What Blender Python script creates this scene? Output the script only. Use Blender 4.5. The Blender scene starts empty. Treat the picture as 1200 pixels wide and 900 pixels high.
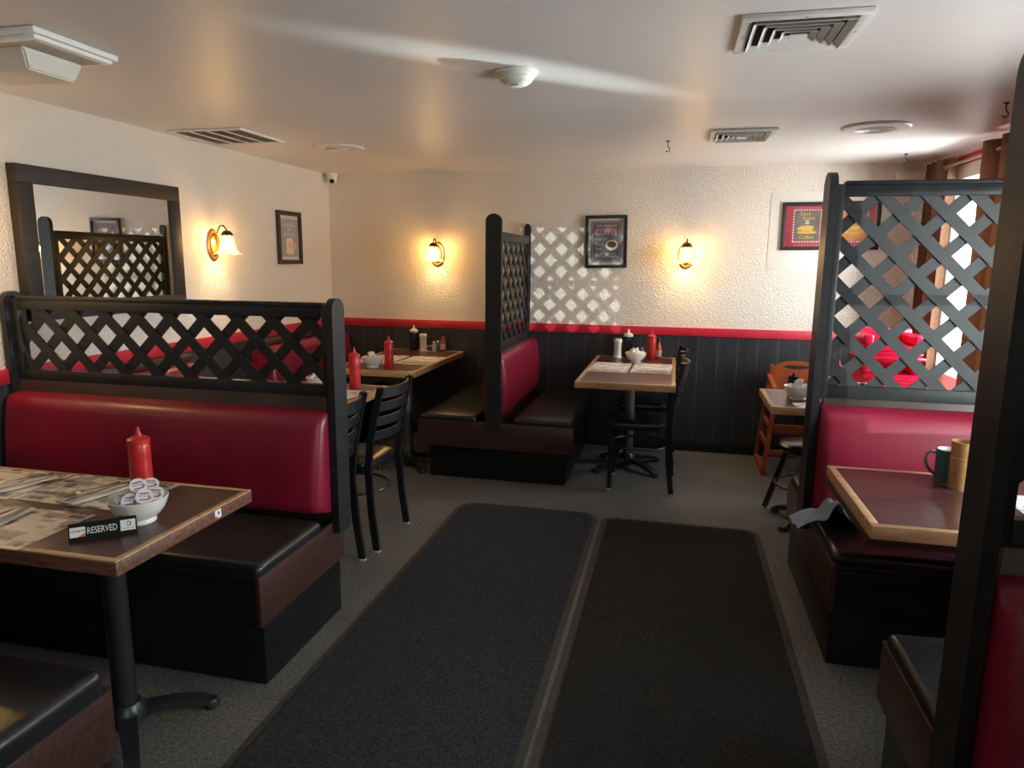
import bpy, bmesh, math, random
from mathutils import Vector, Matrix
rnd = random.Random(7)
PI = math.pi
COL = bpy.context.scene.collection
XL, XR, D, CEIL, YN = -3.052, 1.84, 5.856, 2.30, -3.0
RAIL = 1.037

# ------------------------------------------------------------------ materials
MATS = {}
def nodes_of(name):
    m = bpy.data.materials.new(name); m.use_nodes = True
    nt = m.node_tree; b = nt.nodes['Principled BSDF']
    MATS[name] = m
    return m, nt, b
def lk(nt, a, b): nt.links.new(a, b)
def ramp(nt, stops, fac):
    r = nt.nodes.new('ShaderNodeValToRGB')
    e = r.color_ramp.elements
    while len(e) < len(stops): e.new(0.5)
    for i, (p, c) in enumerate(stops):
        e[i].position = p; e[i].color = (*c, 1)
    lk(nt, fac, r.inputs['Fac']); return r.outputs['Color']
def tex_noise(nt, scale, detail=3, vec=None, rough=.5):
    n = nt.nodes.new('ShaderNodeTexNoise'); n.inputs['Scale'].default_value = scale
    n.inputs['Detail'].default_value = detail; n.inputs['Roughness'].default_value = rough
    if vec is not None: lk(nt, vec, n.inputs['Vector'])
    return n.outputs['Fac']
def coords(nt, scale=(1, 1, 1), which='Object', rot=(0, 0, 0)):
    t = nt.nodes.new('ShaderNodeTexCoord'); mp = nt.nodes.new('ShaderNodeMapping')
    mp.inputs['Scale'].default_value = scale; mp.inputs['Rotation'].default_value = rot
    lk(nt, t.outputs[which], mp.inputs['Vector']); return mp.outputs['Vector']
def bump(nt, b, h, strength, dist):
    n = nt.nodes.new('ShaderNodeBump'); n.inputs['Strength'].default_value = strength
    n.inputs['Distance'].default_value = dist
    lk(nt, h, n.inputs['Height']); lk(nt, n.outputs['Normal'], b.inputs['Normal'])
def plain(name, c, rough=.5, metal=0, spec=.5, noise=None, bmp=None, coat=0):
    """noise=(scale, darker colour factor, scale vec) ; bmp=(scale,strength,dist)"""
    m, nt, b = nodes_of(name)
    b.inputs['Base Color'].default_value = (*c, 1); b.inputs['Roughness'].default_value = rough
    b.inputs['Metallic'].default_value = metal; b.inputs['Specular IOR Level'].default_value = spec
    b.inputs['Coat Weight'].default_value = coat
    if noise:
        v = coords(nt, noise[2] if len(noise) > 2 else (1, 1, 1))
        f = tex_noise(nt, noise[0], 4, v)
        k = noise[1]
        lk(nt, ramp(nt, [(.3, tuple(x*k for x in c)), (.7, tuple(min(1, x*(2-k)) for x in c))], f), b.inputs['Base Color'])
    if bmp:
        v = coords(nt)
        bump(nt, b, tex_noise(nt, bmp[0], 3, v), bmp[1], bmp[2])
    return m
def wood(name, c1, c2, axis='x', rough=.35, scale=9, coat=0.2):
    m, nt, b = nodes_of(name)
    s = {'x': (.12, 1, 1), 'y': (1, .12, 1), 'z': (1, 1, .12)}[axis]
    v = coords(nt, s)
    f = tex_noise(nt, scale*6, 5, v, .65)
    lk(nt, ramp(nt, [(.32, c1), (.68, c2)], f), b.inputs['Base Color'])
    b.inputs['Roughness'].default_value = rough; b.inputs['Coat Weight'].default_value = coat
    b.inputs['Coat Roughness'].default_value = .25
    bump(nt, b, f, .15, .002)
    return m

plain('stucco', (.80, .725, .635), .85, noise=(1.5, .96), bmp=(100, 1.0, .012))
plain('stucco_smooth', (.80, .75, .68), .8, noise=(3, .97), bmp=(12, .15, .004))
plain('ceiling_paint', (.76, .73, .72), .42, spec=.4, noise=(1.2, .97), bmp=(3, .05, .004))
plain('red_paint', (.52, .018, .038), .4, noise=(5, .9))
plain('white_trim', (.86, .86, .83), .5, noise=(8, .95))
plain('white_plastic', (.72, .70, .64), .4, noise=(10, .95))
plain('vent_white', (.73, .71, .68), .45, noise=(20, .93))
plain('vent_cream', (.50, .45, .38), .5, noise=(20, .93))
plain('dark_void', (.012, .012, .012), .9, noise=(5, .9))
plain('black_paint', (.017, .018, .020), .42, spec=.35, noise=(14, .7), bmp=(40, .2, .003))
m = MATS['black_paint']; nt = m.node_tree; b = nt.nodes['Principled BSDF']; src = b.inputs['Base Color'].links[0].from_socket
f = tex_noise(nt, 75, 6, coords(nt), .75); x = nt.nodes.new('ShaderNodeMix'); x.data_type = 'RGBA'
r_ = ramp(nt, [(.66, (0, 0, 0)), (.72, (.55, .55, .55))], f); lk(nt, r_, x.inputs['Factor']); lk(nt, src, x.inputs['A']); x.inputs['B'].default_value = (.13, .135, .14, 1)
lk(nt, x.outputs['Result'], b.inputs['Base Color'])
plain('black_lacquer', (.008, .009, .010), .36, spec=.3, noise=(9, .8), bmp=(18, .12, .003))
plain('brown_cap', (.045, .028, .02), .4, noise=(9, .75))
plain('burgundy_vinyl', (.205, .008, .027), .33, noise=(6, .9), bmp=(140, .18, .0016))
plain('black_vinyl', (.014, .014, .015), .3, noise=(6, .8), bmp=(22, .25, .004))
plain('chair_metal', (.008, .009, .011), .34, noise=(9, .8), coat=.1)
plain('chair_vinyl', (.013, .013, .014), .26, noise=(8, .8), bmp=(30, .15, .002))
plain('glide_plastic', (.55, .53, .5), .5, noise=(9, .9))
plain('column_grey', (.20, .205, .21), .35, metal=.7, noise=(12, .8))
plain('column_black', (.016, .017, .019), .35, noise=(12, .8))
plain('mat_rubber', (.042, .038, .033), .7, noise=(30, .75), bmp=(60, .3, .003))
plain('brass', (.55, .30, .10), .3, metal=.9, noise=(12, .85))
plain('bronze', (.09, .045, .022), .4, metal=.6, noise=(12, .85))
plain('steel', (.62, .60, .56), .25, metal=.9, noise=(15, .9))
plain('ketchup_red', (.50, .022, .022), .32, noise=(12, .94))
plain('hot_sauce', (.42, .05, .015), .25, noise=(14, .85))
plain('label_pale', (.62, .52, .40), .55, noise=(60, .75))
plain('syrup_black', (.014, .010, .012), .22, noise=(9, .85))
plain('cap_cream', (.72, .62, .46), .4, noise=(9, .94))
plain('ceramic', (.70, .69, .65), .22, noise=(10, .97), coat=.3)
plain('creamer_white', (.74, .72, .68), .45, noise=(20, .95))
plain('napkin', (.66, .63, .56), .85, noise=(14, .93), bmp=(40, .2, .002))
plain('napkin_grey', (.24, .28, .33), .85, noise=(14, .9), bmp=(40, .3, .002))
plain('cutlery', (.60, .55, .46), .2, metal=1, noise=(12, .92))
plain('sign_black', (.006, .009, .009), .6, spec=.12, noise=(9, .85))
plain('ink_white', (.75, .75, .72), .6, noise=(9, .95))
plain('ink_black', (.015, .015, .015), .6, noise=(9, .9))
plain('ink_orange', (.65, .13, .05), .6, noise=(9, .95))
plain('ink_blue', (.06, .16, .36), .6, noise=(9, .95))
plain('ink_gold', (.75, .45, .10), .6, noise=(9, .95))
plain('ink_pink', (.78, .40, .30), .6, noise=(9, .9))
plain('ink_cream', (.70, .62, .46), .6, noise=(9, .95))
plain('poster_red', (.38, .035, .06), .4, noise=(5, .85))
plain('poster_olive', (.16, .15, .12), .4, noise=(12, .8))
plain('poster_orange', (.62, .25, .06), .4, noise=(12, .85))
plain('poster_slate', (.085, .085, .125), .4, noise=(9, .8))
plain('poster_grey', (.34, .31, .30), .5, noise=(9, .93))
plain('mat_board', (.60, .57, .52), .6, noise=(9, .97))
plain('coffee_brown', (.09, .03, .012), .4, noise=(9, .85))
plain('lens_black', (.008, .008, .01), .1, noise=(9, .85))
plain('booster_red', (.78, .012, .06), .25, noise=(6, .95), coat=.3)
plain('mug_teal', (.05, .11, .11), .4, noise=(9, .85))
plain('pewter', (.25, .24, .23), .4, metal=.5, noise=(9, .85))
plain('curtain_rod', (.45, .38, .28), .35, metal=.8, noise=(9, .9))
plain('lemon_yellow', (.75, .50, .10), .4, noise=(9, .94))
wood('skirt_wood', (.026, .011, .009), (.075, .030, .023), 'x', .38)
wood('frame_wood', (.013, .009, .007), (.034, .023, .017), 'x', .6, coat=0)
wood('edge_blond', (.36, .19, .085), (.58, .36, .19), 'x', .4)
wood('edge_dark', (.055, .022, .014), (.22, .10, .062), 'x', .45, 14)
wood('laminate', (.042, .013, .011), (.105, .036, .030), 'x', .30, 6, .15)
wood('chair_orange', (.27, .052, .014), (.40, .095, .028), 'z', .4)

m, nt, b = nodes_of('floor_concrete')
v = coords(nt); f1 = tex_noise(nt, 2.2, 5, v, .6); f2 = tex_noise(nt, 85, 4, v, .7)
mx = nt.nodes.new('ShaderNodeMix'); mx.data_type = 'RGBA'; mx.inputs['Factor'].default_value = .5
lk(nt, ramp(nt, [(.3, (.075, .071, .063)), (.7, (.14, .134, .12))], f1), mx.inputs['A'])
lk(nt, ramp(nt, [(.38, (.022, .021, .02)), (.62, (.26, .255, .24))], f2), mx.inputs['B'])
lk(nt, mx.outputs['Result'], b.inputs['Base Color']); b.inputs['Roughness'].default_value = .62
bump(nt, b, f2, .15, .002)
def carpet(name, lo, hi):
    m, nt, b = nodes_of(name)
    v = coords(nt); f = tex_noise(nt, 110, 4, v, .75)
    lk(nt, ramp(nt, [(.36, lo), (.66, hi)], f), b.inputs['Base Color'])
    b.inputs['Roughness'].default_value = .95; b.inputs['Specular IOR Level'].default_value = .2
    bump(nt, b, f, .5, .004)
carpet('carpet_blue', (.012, .013, .016), (.052, .056, .066))
carpet('carpet_dark', (.010, .010, .010), (.036, .035, .034))

m, nt, b = nodes_of('wainscot')          # black boards with thin vertical grooves
tc = nt.nodes.new('ShaderNodeTexCoord'); sp = nt.nodes.new('ShaderNodeSeparateXYZ'); lk(nt, tc.outputs['Object'], sp.inputs[0])
ad = nt.nodes.new('ShaderNodeMath'); ad.operation = 'ADD'; lk(nt, sp.outputs['X'], ad.inputs[0]); lk(nt, sp.outputs['Y'], ad.inputs[1])
dv = nt.nodes.new('ShaderNodeMath'); dv.operation = 'DIVIDE'; lk(nt, ad.outputs[0], dv.inputs[0]); dv.inputs[1].default_value = .155
fr = nt.nodes.new('ShaderNodeMath'); fr.operation = 'FRACT'; lk(nt, dv.outputs[0], fr.inputs[0])
g = nt.nodes.new('ShaderNodeMath'); g.operation = 'GREATER_THAN'; lk(nt, fr.outputs[0], g.inputs[0]); g.inputs[1].default_value = .035
f = tex_noise(nt, 6, 4, coords(nt, (4, 4, .6)))
x = nt.nodes.new('ShaderNodeMix'); x.data_type = 'RGBA'; lk(nt, g.outputs[0], x.inputs['Factor']); x.inputs['A'].default_value = (.085, .09, .095, 1)
lk(nt, ramp(nt, [(.3, (.020, .023, .026)), (.7, (.036, .040, .045))], f), x.inputs['B']); lk(nt, x.outputs['Result'], b.inputs['Base Color'])
b.inputs['Roughness'].default_value = .45
bump(nt, b, g.outputs[0], 1.0, .012)

def paper(name, cols, scale, cols2):     # printed placemat: blocks of pictures and lines of small type
    m, nt, b = nodes_of(name)
    def brick(sc, w, h, mo, ms, stops, off=.37):
        n = nt.nodes.new('ShaderNodeTexBrick'); lk(nt, coords(nt), n.inputs['Vector']); n.inputs['Scale'].default_value = sc
        n.inputs['Mortar Size'].default_value = ms; n.inputs['Brick Width'].default_value = w; n.inputs['Row Height'].default_value = h
        n.inputs['Color1'].default_value = (0, 0, 0, 1); n.inputs['Color2'].default_value = (1, 1, 1, 1); n.inputs['Mortar'].default_value = (mo, mo, mo, 1)
        n.offset = off; n.squash = .6; n.squash_frequency = 3
        r = nt.nodes.new('ShaderNodeValToRGB'); r.color_ramp.interpolation = 'CONSTANT'; e = r.color_ramp.elements
        while len(e) < len(stops): e.new(.5)
        for k, (p, c) in enumerate(stops): e[k].position = p; e[k].color = (*c, 1)
        lk(nt, n.outputs['Color'], r.inputs['Fac']); return r.outputs['Color']
    def mix(f, A, B, mode='MIX'):
        x = nt.nodes.new('ShaderNodeMix'); x.data_type = 'RGBA'; x.blend_type = mode
        x.inputs['Factor'].default_value = f
        lk(nt, A, x.inputs['A']); lk(nt, B, x.inputs['B']); return x.outputs['Result']
    col = mix(.42, brick(scale, .9, .45, 0, .02, cols), brick(scale*1.9, 1.2, .5, 0, .05, cols2, .6))
    col = mix(.55, col, brick(scale*11, 1.6, .5, 0, .3, [(0, (1, 1, 1)), (.45, (.38, .35, .34)), (.8, (.8, .78, .76))]), 'MULTIPLY')
    lk(nt, col, b.inputs['Base Color']); b.inputs['Roughness'].default_value = .45
_c = (.78, .71, .59); _w = (.86, .82, .78)
paper('paper_print', [(0, _c), (.22, (.05, .03, .028)), (.38, _c), (.52, (.24, .09, .075)), (.60, (.12, .11, .105)), (.72, (.66, .55, .42)), (.82, (.045, .04, .04)), (.93, _c)], 11, [(0, _c), (.45, (.07, .045, .04)), (.62, (.72, .64, .52)), (.78, (.10, .08, .08))])
paper('paper_pale', [(0, _w), (.35, (.26, .08, .08)), (.48, _w), (.62, (.14, .13, .14)), (.76, (.60, .35, .30)), (.86, _w)], 15, [(0, _w), (.50, (.08, .07, .08)), (.72, _w), (.86, (.5, .16, .15))])

m, nt, b = nodes_of('mirror_glass')
b.inputs['Metallic'].default_value = 1; b.inputs['Roughness'].default_value = .01
f = tex_noise(nt, 1.2, 2, coords(nt)); lk(nt, ramp(nt, [(0, (.86, .86, .85)), (1, (.90, .90, .89))], f), b.inputs['Base Color'])

def mixmat(name, build):
    m = bpy.data.materials.new(name); m.use_nodes = True; nt = m.node_tree; nt.nodes.clear()
    o = nt.nodes.new('ShaderNodeOutputMaterial'); lk(nt, build(nt), o.inputs['Surface']); MATS[name] = m
def _pane(nt):
    t = nt.nodes.new('ShaderNodeBsdfTransparent'); t.inputs[0].default_value = (.96, .98, .97, 1)
    g = nt.nodes.new('ShaderNodeBsdfGlossy'); g.inputs['Roughness'].default_value = .02
    x = nt.nodes.new('ShaderNodeMixShader'); fr = nt.nodes.new('ShaderNodeFresnel'); fr.inputs[0].default_value = 1.15
    lk(nt, fr.outputs[0], x.inputs[0]); lk(nt, t.outputs[0], x.inputs[1]); lk(nt, g.outputs[0], x.inputs[2]); return x.outputs[0]
mixmat('pane_glass', _pane)
def _picglass(nt):
    t = nt.nodes.new('ShaderNodeBsdfTransparent')
    g = nt.nodes.new('ShaderNodeBsdfGlossy'); g.inputs['Roughness'].default_value = .08
    x = nt.nodes.new('ShaderNodeMixShader'); x.inputs[0].default_value = .06
    lk(nt, t.outputs[0], x.inputs[1]); lk(nt, g.outputs[0], x.inputs[2]); return x.outputs[0]
mixmat('picture_glass', _picglass)
def _shade(nt):                          # frosted glass of a lit wall lamp
    t = nt.nodes.new('ShaderNodeBsdfTransparent'); t.inputs[0].default_value = (1, .9, .7, 1)
    e = nt.nodes.new('ShaderNodeEmission'); e.inputs[1].default_value = 5.0
    f = tex_noise(nt, 30, 2, coords(nt)); lk(nt, ramp(nt, [(.2, (1, .62, .22)), (.9, (1, .72, .34))], f), e.inputs[0])
    x = nt.nodes.new('ShaderNodeMixShader'); x.inputs[0].default_value = .32
    lk(nt, t.outputs[0], x.inputs[1]); lk(nt, e.outputs[0], x.inputs[2]); return x.outputs[0]
mixmat('shade_glass', _shade)
def _bulb(nt):
    e = nt.nodes.new('ShaderNodeEmission'); e.inputs[0].default_value = (1, .82, .5, 1); e.inputs[1].default_value = 12
    return e.outputs[0]
mixmat('bulb_lit', _bulb)
def _fabric(c, t):
    def f_(nt):
        d = nt.nodes.new('ShaderNodeBsdfDiffuse'); l = nt.nodes.new('ShaderNodeBsdfTranslucent')
        f = tex_noise(nt, 120, 3, coords(nt, (1, 1, .3)))
        col = ramp(nt, [(.3, tuple(x*.85 for x in c)), (.7, tuple(x*1.15 for x in c))], f)
        lk(nt, col, d.inputs[0]); lk(nt, col, l.inputs[0])
        x = nt.nodes.new('ShaderNodeMixShader'); x.inputs[0].default_value = t
        lk(nt, d.outputs[0], x.inputs[1]); lk(nt, l.outputs[0], x.inputs[2]); return x.outputs[0]
    return f_
mixmat('curtain_fabric', _fabric((.25, .14, .09), .38))
def _amber(nt):
    p = nt.nodes.new('ShaderNodeBsdfPrincipled'); p.inputs['Roughness'].default_value = .25
    f = tex_noise(nt, 18, 2, coords(nt)); lk(nt, ramp(nt, [(.3, (.52, .26, .09)), (.7, (.60, .37, .17))], f), p.inputs['Base Color'])
    p.inputs['Transmission Weight'].default_value = .35; return p.outputs[0]
mixmat('amber_plastic', _amber)

# ------------------------------------------------------------------ mesh helpers
class MB:
    def __init__(s): s.bm = bmesh.new()
    def _merge(s, b, M=None):
        if M is not None: bmesh.ops.transform(b, matrix=M, verts=b.verts)
        me = bpy.data.meshes.new('tmp'); b.to_mesh(me); b.free(); s.bm.from_mesh(me); bpy.data.meshes.remove(me); return s
    def box(s, x0, x1, y0, y1, z0, z1, r=0, seg=2, M=None):
        b = bmesh.new(); bmesh.ops.create_cube(b, size=1)
        for v in b.verts:
            v.co = Vector(((x0+x1)/2+v.co.x*abs(x1-x0), (y0+y1)/2+v.co.y*abs(y1-y0), (z0+z1)/2+v.co.z*abs(z1-z0)))
        if r > 0: bmesh.ops.bevel(b, geom=list(b.edges), offset=r, segments=seg, profile=.5, affect='EDGES')
        return s._merge(b, M)
    def poly(s, pts, d, M=None):
        """flat polygon of 3-D points extruded by vector d"""
        b = bmesh.new(); f = b.faces.new([b.verts.new(p) for p in pts])
        e = bmesh.ops.extrude_face_region(b, geom=[f]); d = Vector(d)
        for g in e['geom']:
            if isinstance(g, bmesh.types.BMVert): g.co += d
        bmesh.ops.recalc_face_normals(b, faces=b.faces); return s._merge(b, M)
    def lathe(s, prof, c=(0, 0, 0), seg=28, M=None, fn=None, cap=True):
        b = bmesh.new(); rings = []
        for (r, z) in prof:
            ring = []
            for i in range(seg):
                a = 2*PI*i/seg; rr, zz = (r, z) if fn is None else fn(r, z, a)
                ring.append(b.verts.new((c[0]+rr*math.cos(a), c[1]+rr*math.sin(a), c[2]+zz)))
            rings.append(ring)
        for k in range(len(rings)-1):
            for i in range(seg):
                j = (i+1) % seg; b.faces.new((rings[k][i], rings[k][j], rings[k+1][j], rings[k+1][i]))
        if cap:
            if prof[0][0] > 1e-6: b.faces.new(list(reversed(rings[0])))
            if prof[-1][0] > 1e-6: b.faces.new(rings[-1])
        bmesh.ops.remove_doubles(b, verts=b.verts, dist=1e-6)
        bmesh.ops.recalc_face_normals(b, faces=b.faces); return s._merge(b, M)
    def tube(s, pts, r, seg=10, closed=False, M=None):
        pts = [Vector(p) for p in pts]; n = len(pts); b = bmesh.new(); rings = []
        up = None
        for i, p in enumerate(pts):
            a = pts[(i-1) % n] if (i or closed) else p; c = pts[(i+1) % n] if (i < n-1 or closed) else p
            t = (c-a).normalized()
            if up is None:
                up = Vector((0, 0, 1)) if abs(t.z) < .9 else Vector((1, 0, 0))
            x = (up - t*up.dot(t)).normalized(); up = x; y = t.cross(x)
            rr = r[i] if isinstance(r, (list, tuple)) else r
            rings.append([b.verts.new(p + (x*math.cos(2*PI*k/seg)+y*math.sin(2*PI*k/seg))*rr) for k in range(seg)])
        for i in range(n if closed else n-1):
            A, B = rings[i], rings[(i+1) % n]
            for k in range(seg):
                l = (k+1) % seg; b.faces.new((A[k], A[l], B[l], B[k]))
        if not closed: b.faces.new(list(reversed(rings[0]))); b.faces.new(rings[-1])
        bmesh.ops.recalc_face_normals(b, faces=b.faces); return s._merge(b, M)
    def bar(s, pts, side, w, t, M=None):
        """rectangular bar swept along pts; w along 'side', t across"""
        pts = [Vector(p) for p in pts]; side = Vector(side).normalized(); b = bmesh.new(); rings = []; n = len(pts)
        for i, p in enumerate(pts):
            tg = (pts[min(i+1, n-1)]-pts[max(i-1, 0)]).normalized()
            sd = (side - tg*side.dot(tg)).normalized(); nn = tg.cross(sd)
            ww = w[i] if isinstance(w, (list, tuple)) else w
            rings.append([b.verts.new(p+sd*(a*ww/2)+nn*(c*t/2)) for a, c in ((-1, -1), (1, -1), (1, 1), (-1, 1))])
        for i in range(n-1):
            for k in range(4):
                l = (k+1) % 4; b.faces.new((rings[i][k], rings[i][l], rings[i+1][l], rings[i+1][k]))
        b.faces.new(list(reversed(rings[0]))); b.faces.new(rings[-1])
        bmesh.ops.recalc_face_normals(b, faces=b.faces); return s._merge(b, M)
    def grid(s, nu, nv, fn, thick=None, M=None):
        b = bmesh.new(); V = [[b.verts.new(fn(i/(nu-1), j/(nv-1))) for j in range(nv)] for i in range(nu)]
        for i in range(nu-1):
            for j in range(nv-1): b.faces.new((V[i][j], V[i+1][j], V[i+1][j+1], V[i][j+1]))
        if thick:
            bmesh.ops.recalc_face_normals(b, faces=b.faces)
            bmesh.ops.solidify(b, geom=list(b.faces), thickness=thick)
        bmesh.ops.recalc_face_normals(b, faces=b.faces)
        return s._merge(b, M)
    def text(s, body, size, depth=.0006, M=None, align='CENTER', width=None):
        cu = bpy.data.curves.new('t', 'FONT'); cu.body = body; cu.size = size; cu.extrude = depth; cu.align_x = align; cu.align_y = 'CENTER'
        cu.resolution_u = 3
        ob = bpy.data.objects.new('t', cu); COL.objects.link(ob)
        dg = bpy.context.evaluated_depsgraph_get(); dg.update()
        me = bpy.data.meshes.new_from_object(ob.evaluated_get(dg)); bpy.data.objects.remove(ob); bpy.data.curves.remove(cu)
        b = bmesh.new(); b.from_mesh(me); bpy.data.meshes.remove(me)
        if width and b.verts:
            xs = [v.co.x for v in b.verts]; k = width/(max(xs)-min(xs))
            for v in b.verts: v.co.x *= k
        return s._merge(b, M)
    def build(s, name, mat, parent=None, loc=None, smooth=True, ang=35):
        me = bpy.data.meshes.new(name); s.bm.to_mesh(me); s.bm.free()
        me.materials.append(MATS[mat])
        if smooth:
            me.shade_smooth(); me.set_sharp_from_angle(angle=math.radians(ang))
        o = bpy.data.objects.new(name, me); COL.objects.link(o)
        if parent: o.parent = parent
        if loc: o.location = loc
        return o
def tag(o, label, cat, group=None):
    o['label'] = label; o['category'] = cat
    if group: o['group'] = group
    return o
def thing(name, label, cat, loc=(0, 0, 0), rz=0, group=None):
    o = bpy.data.objects.new(name, None); COL.objects.link(o); o.empty_display_size = .1
    o.location = loc; o.rotation_euler = (0, 0, rz); return tag(o, label, cat, group)
def struct(o): o['kind'] = 'structure'; return o
def dup(root, loc, rz, label, group=None, rot=None):
    r = root.copy(); COL.objects.link(r); r.location = loc; r.rotation_euler = rot if rot else (0, 0, rz)
    r['label'] = label
    if group: r['group'] = group
    for ch in list(root.children):
        c = ch.copy(); COL.objects.link(c); c.parent = r
        for g_ in list(ch.children):
            d = g_.copy(); COL.objects.link(d); d.parent = c
    return r
def Rz(a): return Matrix.Rotation(a, 4, 'Z')
def Rx(a): return Matrix.Rotation(a, 4, 'X')
def Tr(x, y, z): return Matrix.Translation((x, y, z))

# ------------------------------------------------------------------ the room
struct(MB().box(XL-.15, XR+.15, YN-.15, D+.15, -.12, 0).build('floor', 'floor_concrete', smooth=False))
struct(MB().box(XL-.15, XR+.15, YN-.15, D+.15, CEIL, CEIL+.12).build('ceiling', 'ceiling_paint', smooth=False))
struct(MB().box(XL-.15, XR+.15, D, D+.15, 0, CEIL).build('wall_back', 'stucco', smooth=False))
struct(MB().box(XL-.15, XL, YN, D, 0, CEIL).build('wall_left', 'stucco', smooth=False))
struct(MB().box(XL-.15, XR+.15, YN-.15, YN, 0, CEIL).build('wall_near', 'stucco', smooth=False))
WIN = [(3.84, 5.48, .78, 2.17), (1.56, 2.86, .86, 1.895), (-2.3, -1.3, 1.1, 2.12)]  # third window is out of view, added and sized for its daylight
wr = MB(); ys = [YN]
for (a, b_, z0, z1) in sorted(WIN):
    wr.box(XR, XR+.15, ys[-1], a, 0, CEIL).box(XR, XR+.15, a, b_, 0, z0).box(XR, XR+.15, a, b_, z1, CEIL); ys.append(b_)
wr.box(XR, XR+.15, ys[-1], D, 0, CEIL)
struct(wr.build('wall_right', 'stucco', smooth=False))
for i, (a, b_, z0, z1) in enumerate(WIN):
    w = MB()
    for (p, q, r, s) in ((a-.05, a+.045, z0-.04, z1+.04), (b_-.045, b_+.05, z0-.04, z1+.04), (a, b_, z1-.045, z1+.05), (a, b_, z0-.05, z0+.045)):
        w.box(XR-.015, XR+.149, p, q, r, s, .004)
    mid = (a+b_)/2
    if i == 1: w.box(XR+.06, XR+.125, a, b_, 1.412, 1.454, .004)                # meeting rail
    elif i == 2: w.box(XR+.03, XR+.08, mid-.03, mid+.03, z0, z1, .004)
    fr = struct(w.build('window_%d' % (i+1), 'white_trim'))
    MB().box(XR+.128, XR+.134, a+.04, b_-.04, z0+.04, z1-.04).build('window_pane', 'pane_glass', fr, smooth=False)
    MB().box(XR-.05, XR+.02, a-.07, b_+.07, z0-.075, z0-.045, .005).build('window_sill', 'white_trim', fr)
# wainscot, red rail and base boards
struct(MB().box(XL, XR, D-.012, D, .10, .968).build('trim_1', 'wainscot', smooth=False))
struct(MB().box(XL, XL+.012, YN, D-.012, .10, .968).build('trim_2', 'wainscot', smooth=False))
struct(MB().box(XR-.012, XR, YN, D-.012, .10, .70).build('trim_3', 'wainscot', smooth=False))
struct(MB().box(XL, XR, D-.022, D, .968, RAIL, .003).build('trim_4', 'red_paint'))
struct(MB().box(XL, XL+.022, YN, D-.022, .968, RAIL, .003).build('trim_5', 'red_paint'))
struct(MB().box(XR-.020, XR, 3.60, 5.56, 2.215, CEIL, .003).build('trim_6', 'red_paint'))
struct(MB().box(XL, XR, D-.022, D, 0, .10, .004).build('baseboard_back', 'black_paint'))
struct(MB().box(XL, XL+.022, YN, D-.022, 0, .10, .004).build('baseboard_left', 'black_paint'))
struct(MB().box(XR-.022, XR, YN, D-.022, 0, .10, .004).build('baseboard_right', 'black_paint'))
struct(MB().box(.69, 1.57, D-.004, D, 1.50, 2.10, .002).build('trim_7', 'stucco_smooth'))
# soft cove where the ceiling meets the window wall
cv = MB(); pts = [(XR, D-.001, CEIL)] + [(XR-.10+.10*math.sin(t*PI/2/8), D-.001, CEIL-.10+.10*math.cos(t*PI/2/8)) for t in range(9)]
cv = MB().poly([(XR, D-.001, CEIL), (XR-.075, D-.001, CEIL), (XR-.03, D-.001, CEIL-.012), (XR-.005, D-.001, CEIL-.04)], (0, -(D-YN)+.01, 0))
struct(cv.build('trim_8', 'ceiling_paint', smooth=False))

# ------------------------------------------------------------------ booths
def clip_rect(poly, u0, u1, z0, z1):
    def cl(P, f, inter):
        out = []
        for i in range(len(P)):
            a, b_ = P[i-1], P[i]
            if f(b_):
                if not f(a): out.append(inter(a, b_))
                out.append(b_)
            elif f(a): out.append(inter(a, b_))
        return out
    for ax, val, sg in ((0, u0, 1), (0, u1, -1), (1, z0, 1), (1, z1, -1)):
        if not poly: return poly
        f = lambda p: sg*(p[ax]-val) >= -1e-9
        def it(a, b_):
            t = (val-a[ax])/(b_[ax]-a[ax]); return (a[0]+(b_[0]-a[0])*t, a[1]+(b_[1]-a[1])*t)
        poly = cl(poly, f, it)
    return poly
def lattice(u0, u1, z0, z1, front, slope, c0, pitch=.17, w=.046, off=0):
    """front: +1/-1 side of the upper layer; slope: +1 if its laths follow u+z = const"""
    mb = MB(); hw = w*math.sqrt(2)/2
    for layer in (0, 1):
        sg = slope if layer == 0 else -slope
        va = (.0005 if layer == 0 else -.0085)*front; vb = (.0085 if layer == 0 else -.0005)*front
        cc = c0[0]+sg*c0[1]+pitch/2
        for k in range(-60, 60):
            c = cc+k*pitch
            # line u + sg*z = c
            P = [(c-hw-sg*(z0-.3), z0-.3), (c+hw-sg*(z0-.3), z0-.3), (c+hw-sg*(z1+.3), z1+.3), (c-hw-sg*(z1+.3), z1+.3)]
            P = clip_rect(P, u0, u1, z0, z1)
            if len(P) >= 3:
                Q = []
                for p in P:
                    if not Q or (abs(p[0]-Q[-1][0])+abs(p[1]-Q[-1][1])) > 1e-5: Q.append(p)
                if len(Q) > 3 and abs(Q[0][0]-Q[-1][0])+abs(Q[0][1]-Q[-1][1]) < 1e-5: Q.pop()
                if len(Q) >= 3: mb.poly([(p[0], va+off, p[1]) for p in Q], (0, vb-va, 0))
    return mb
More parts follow.
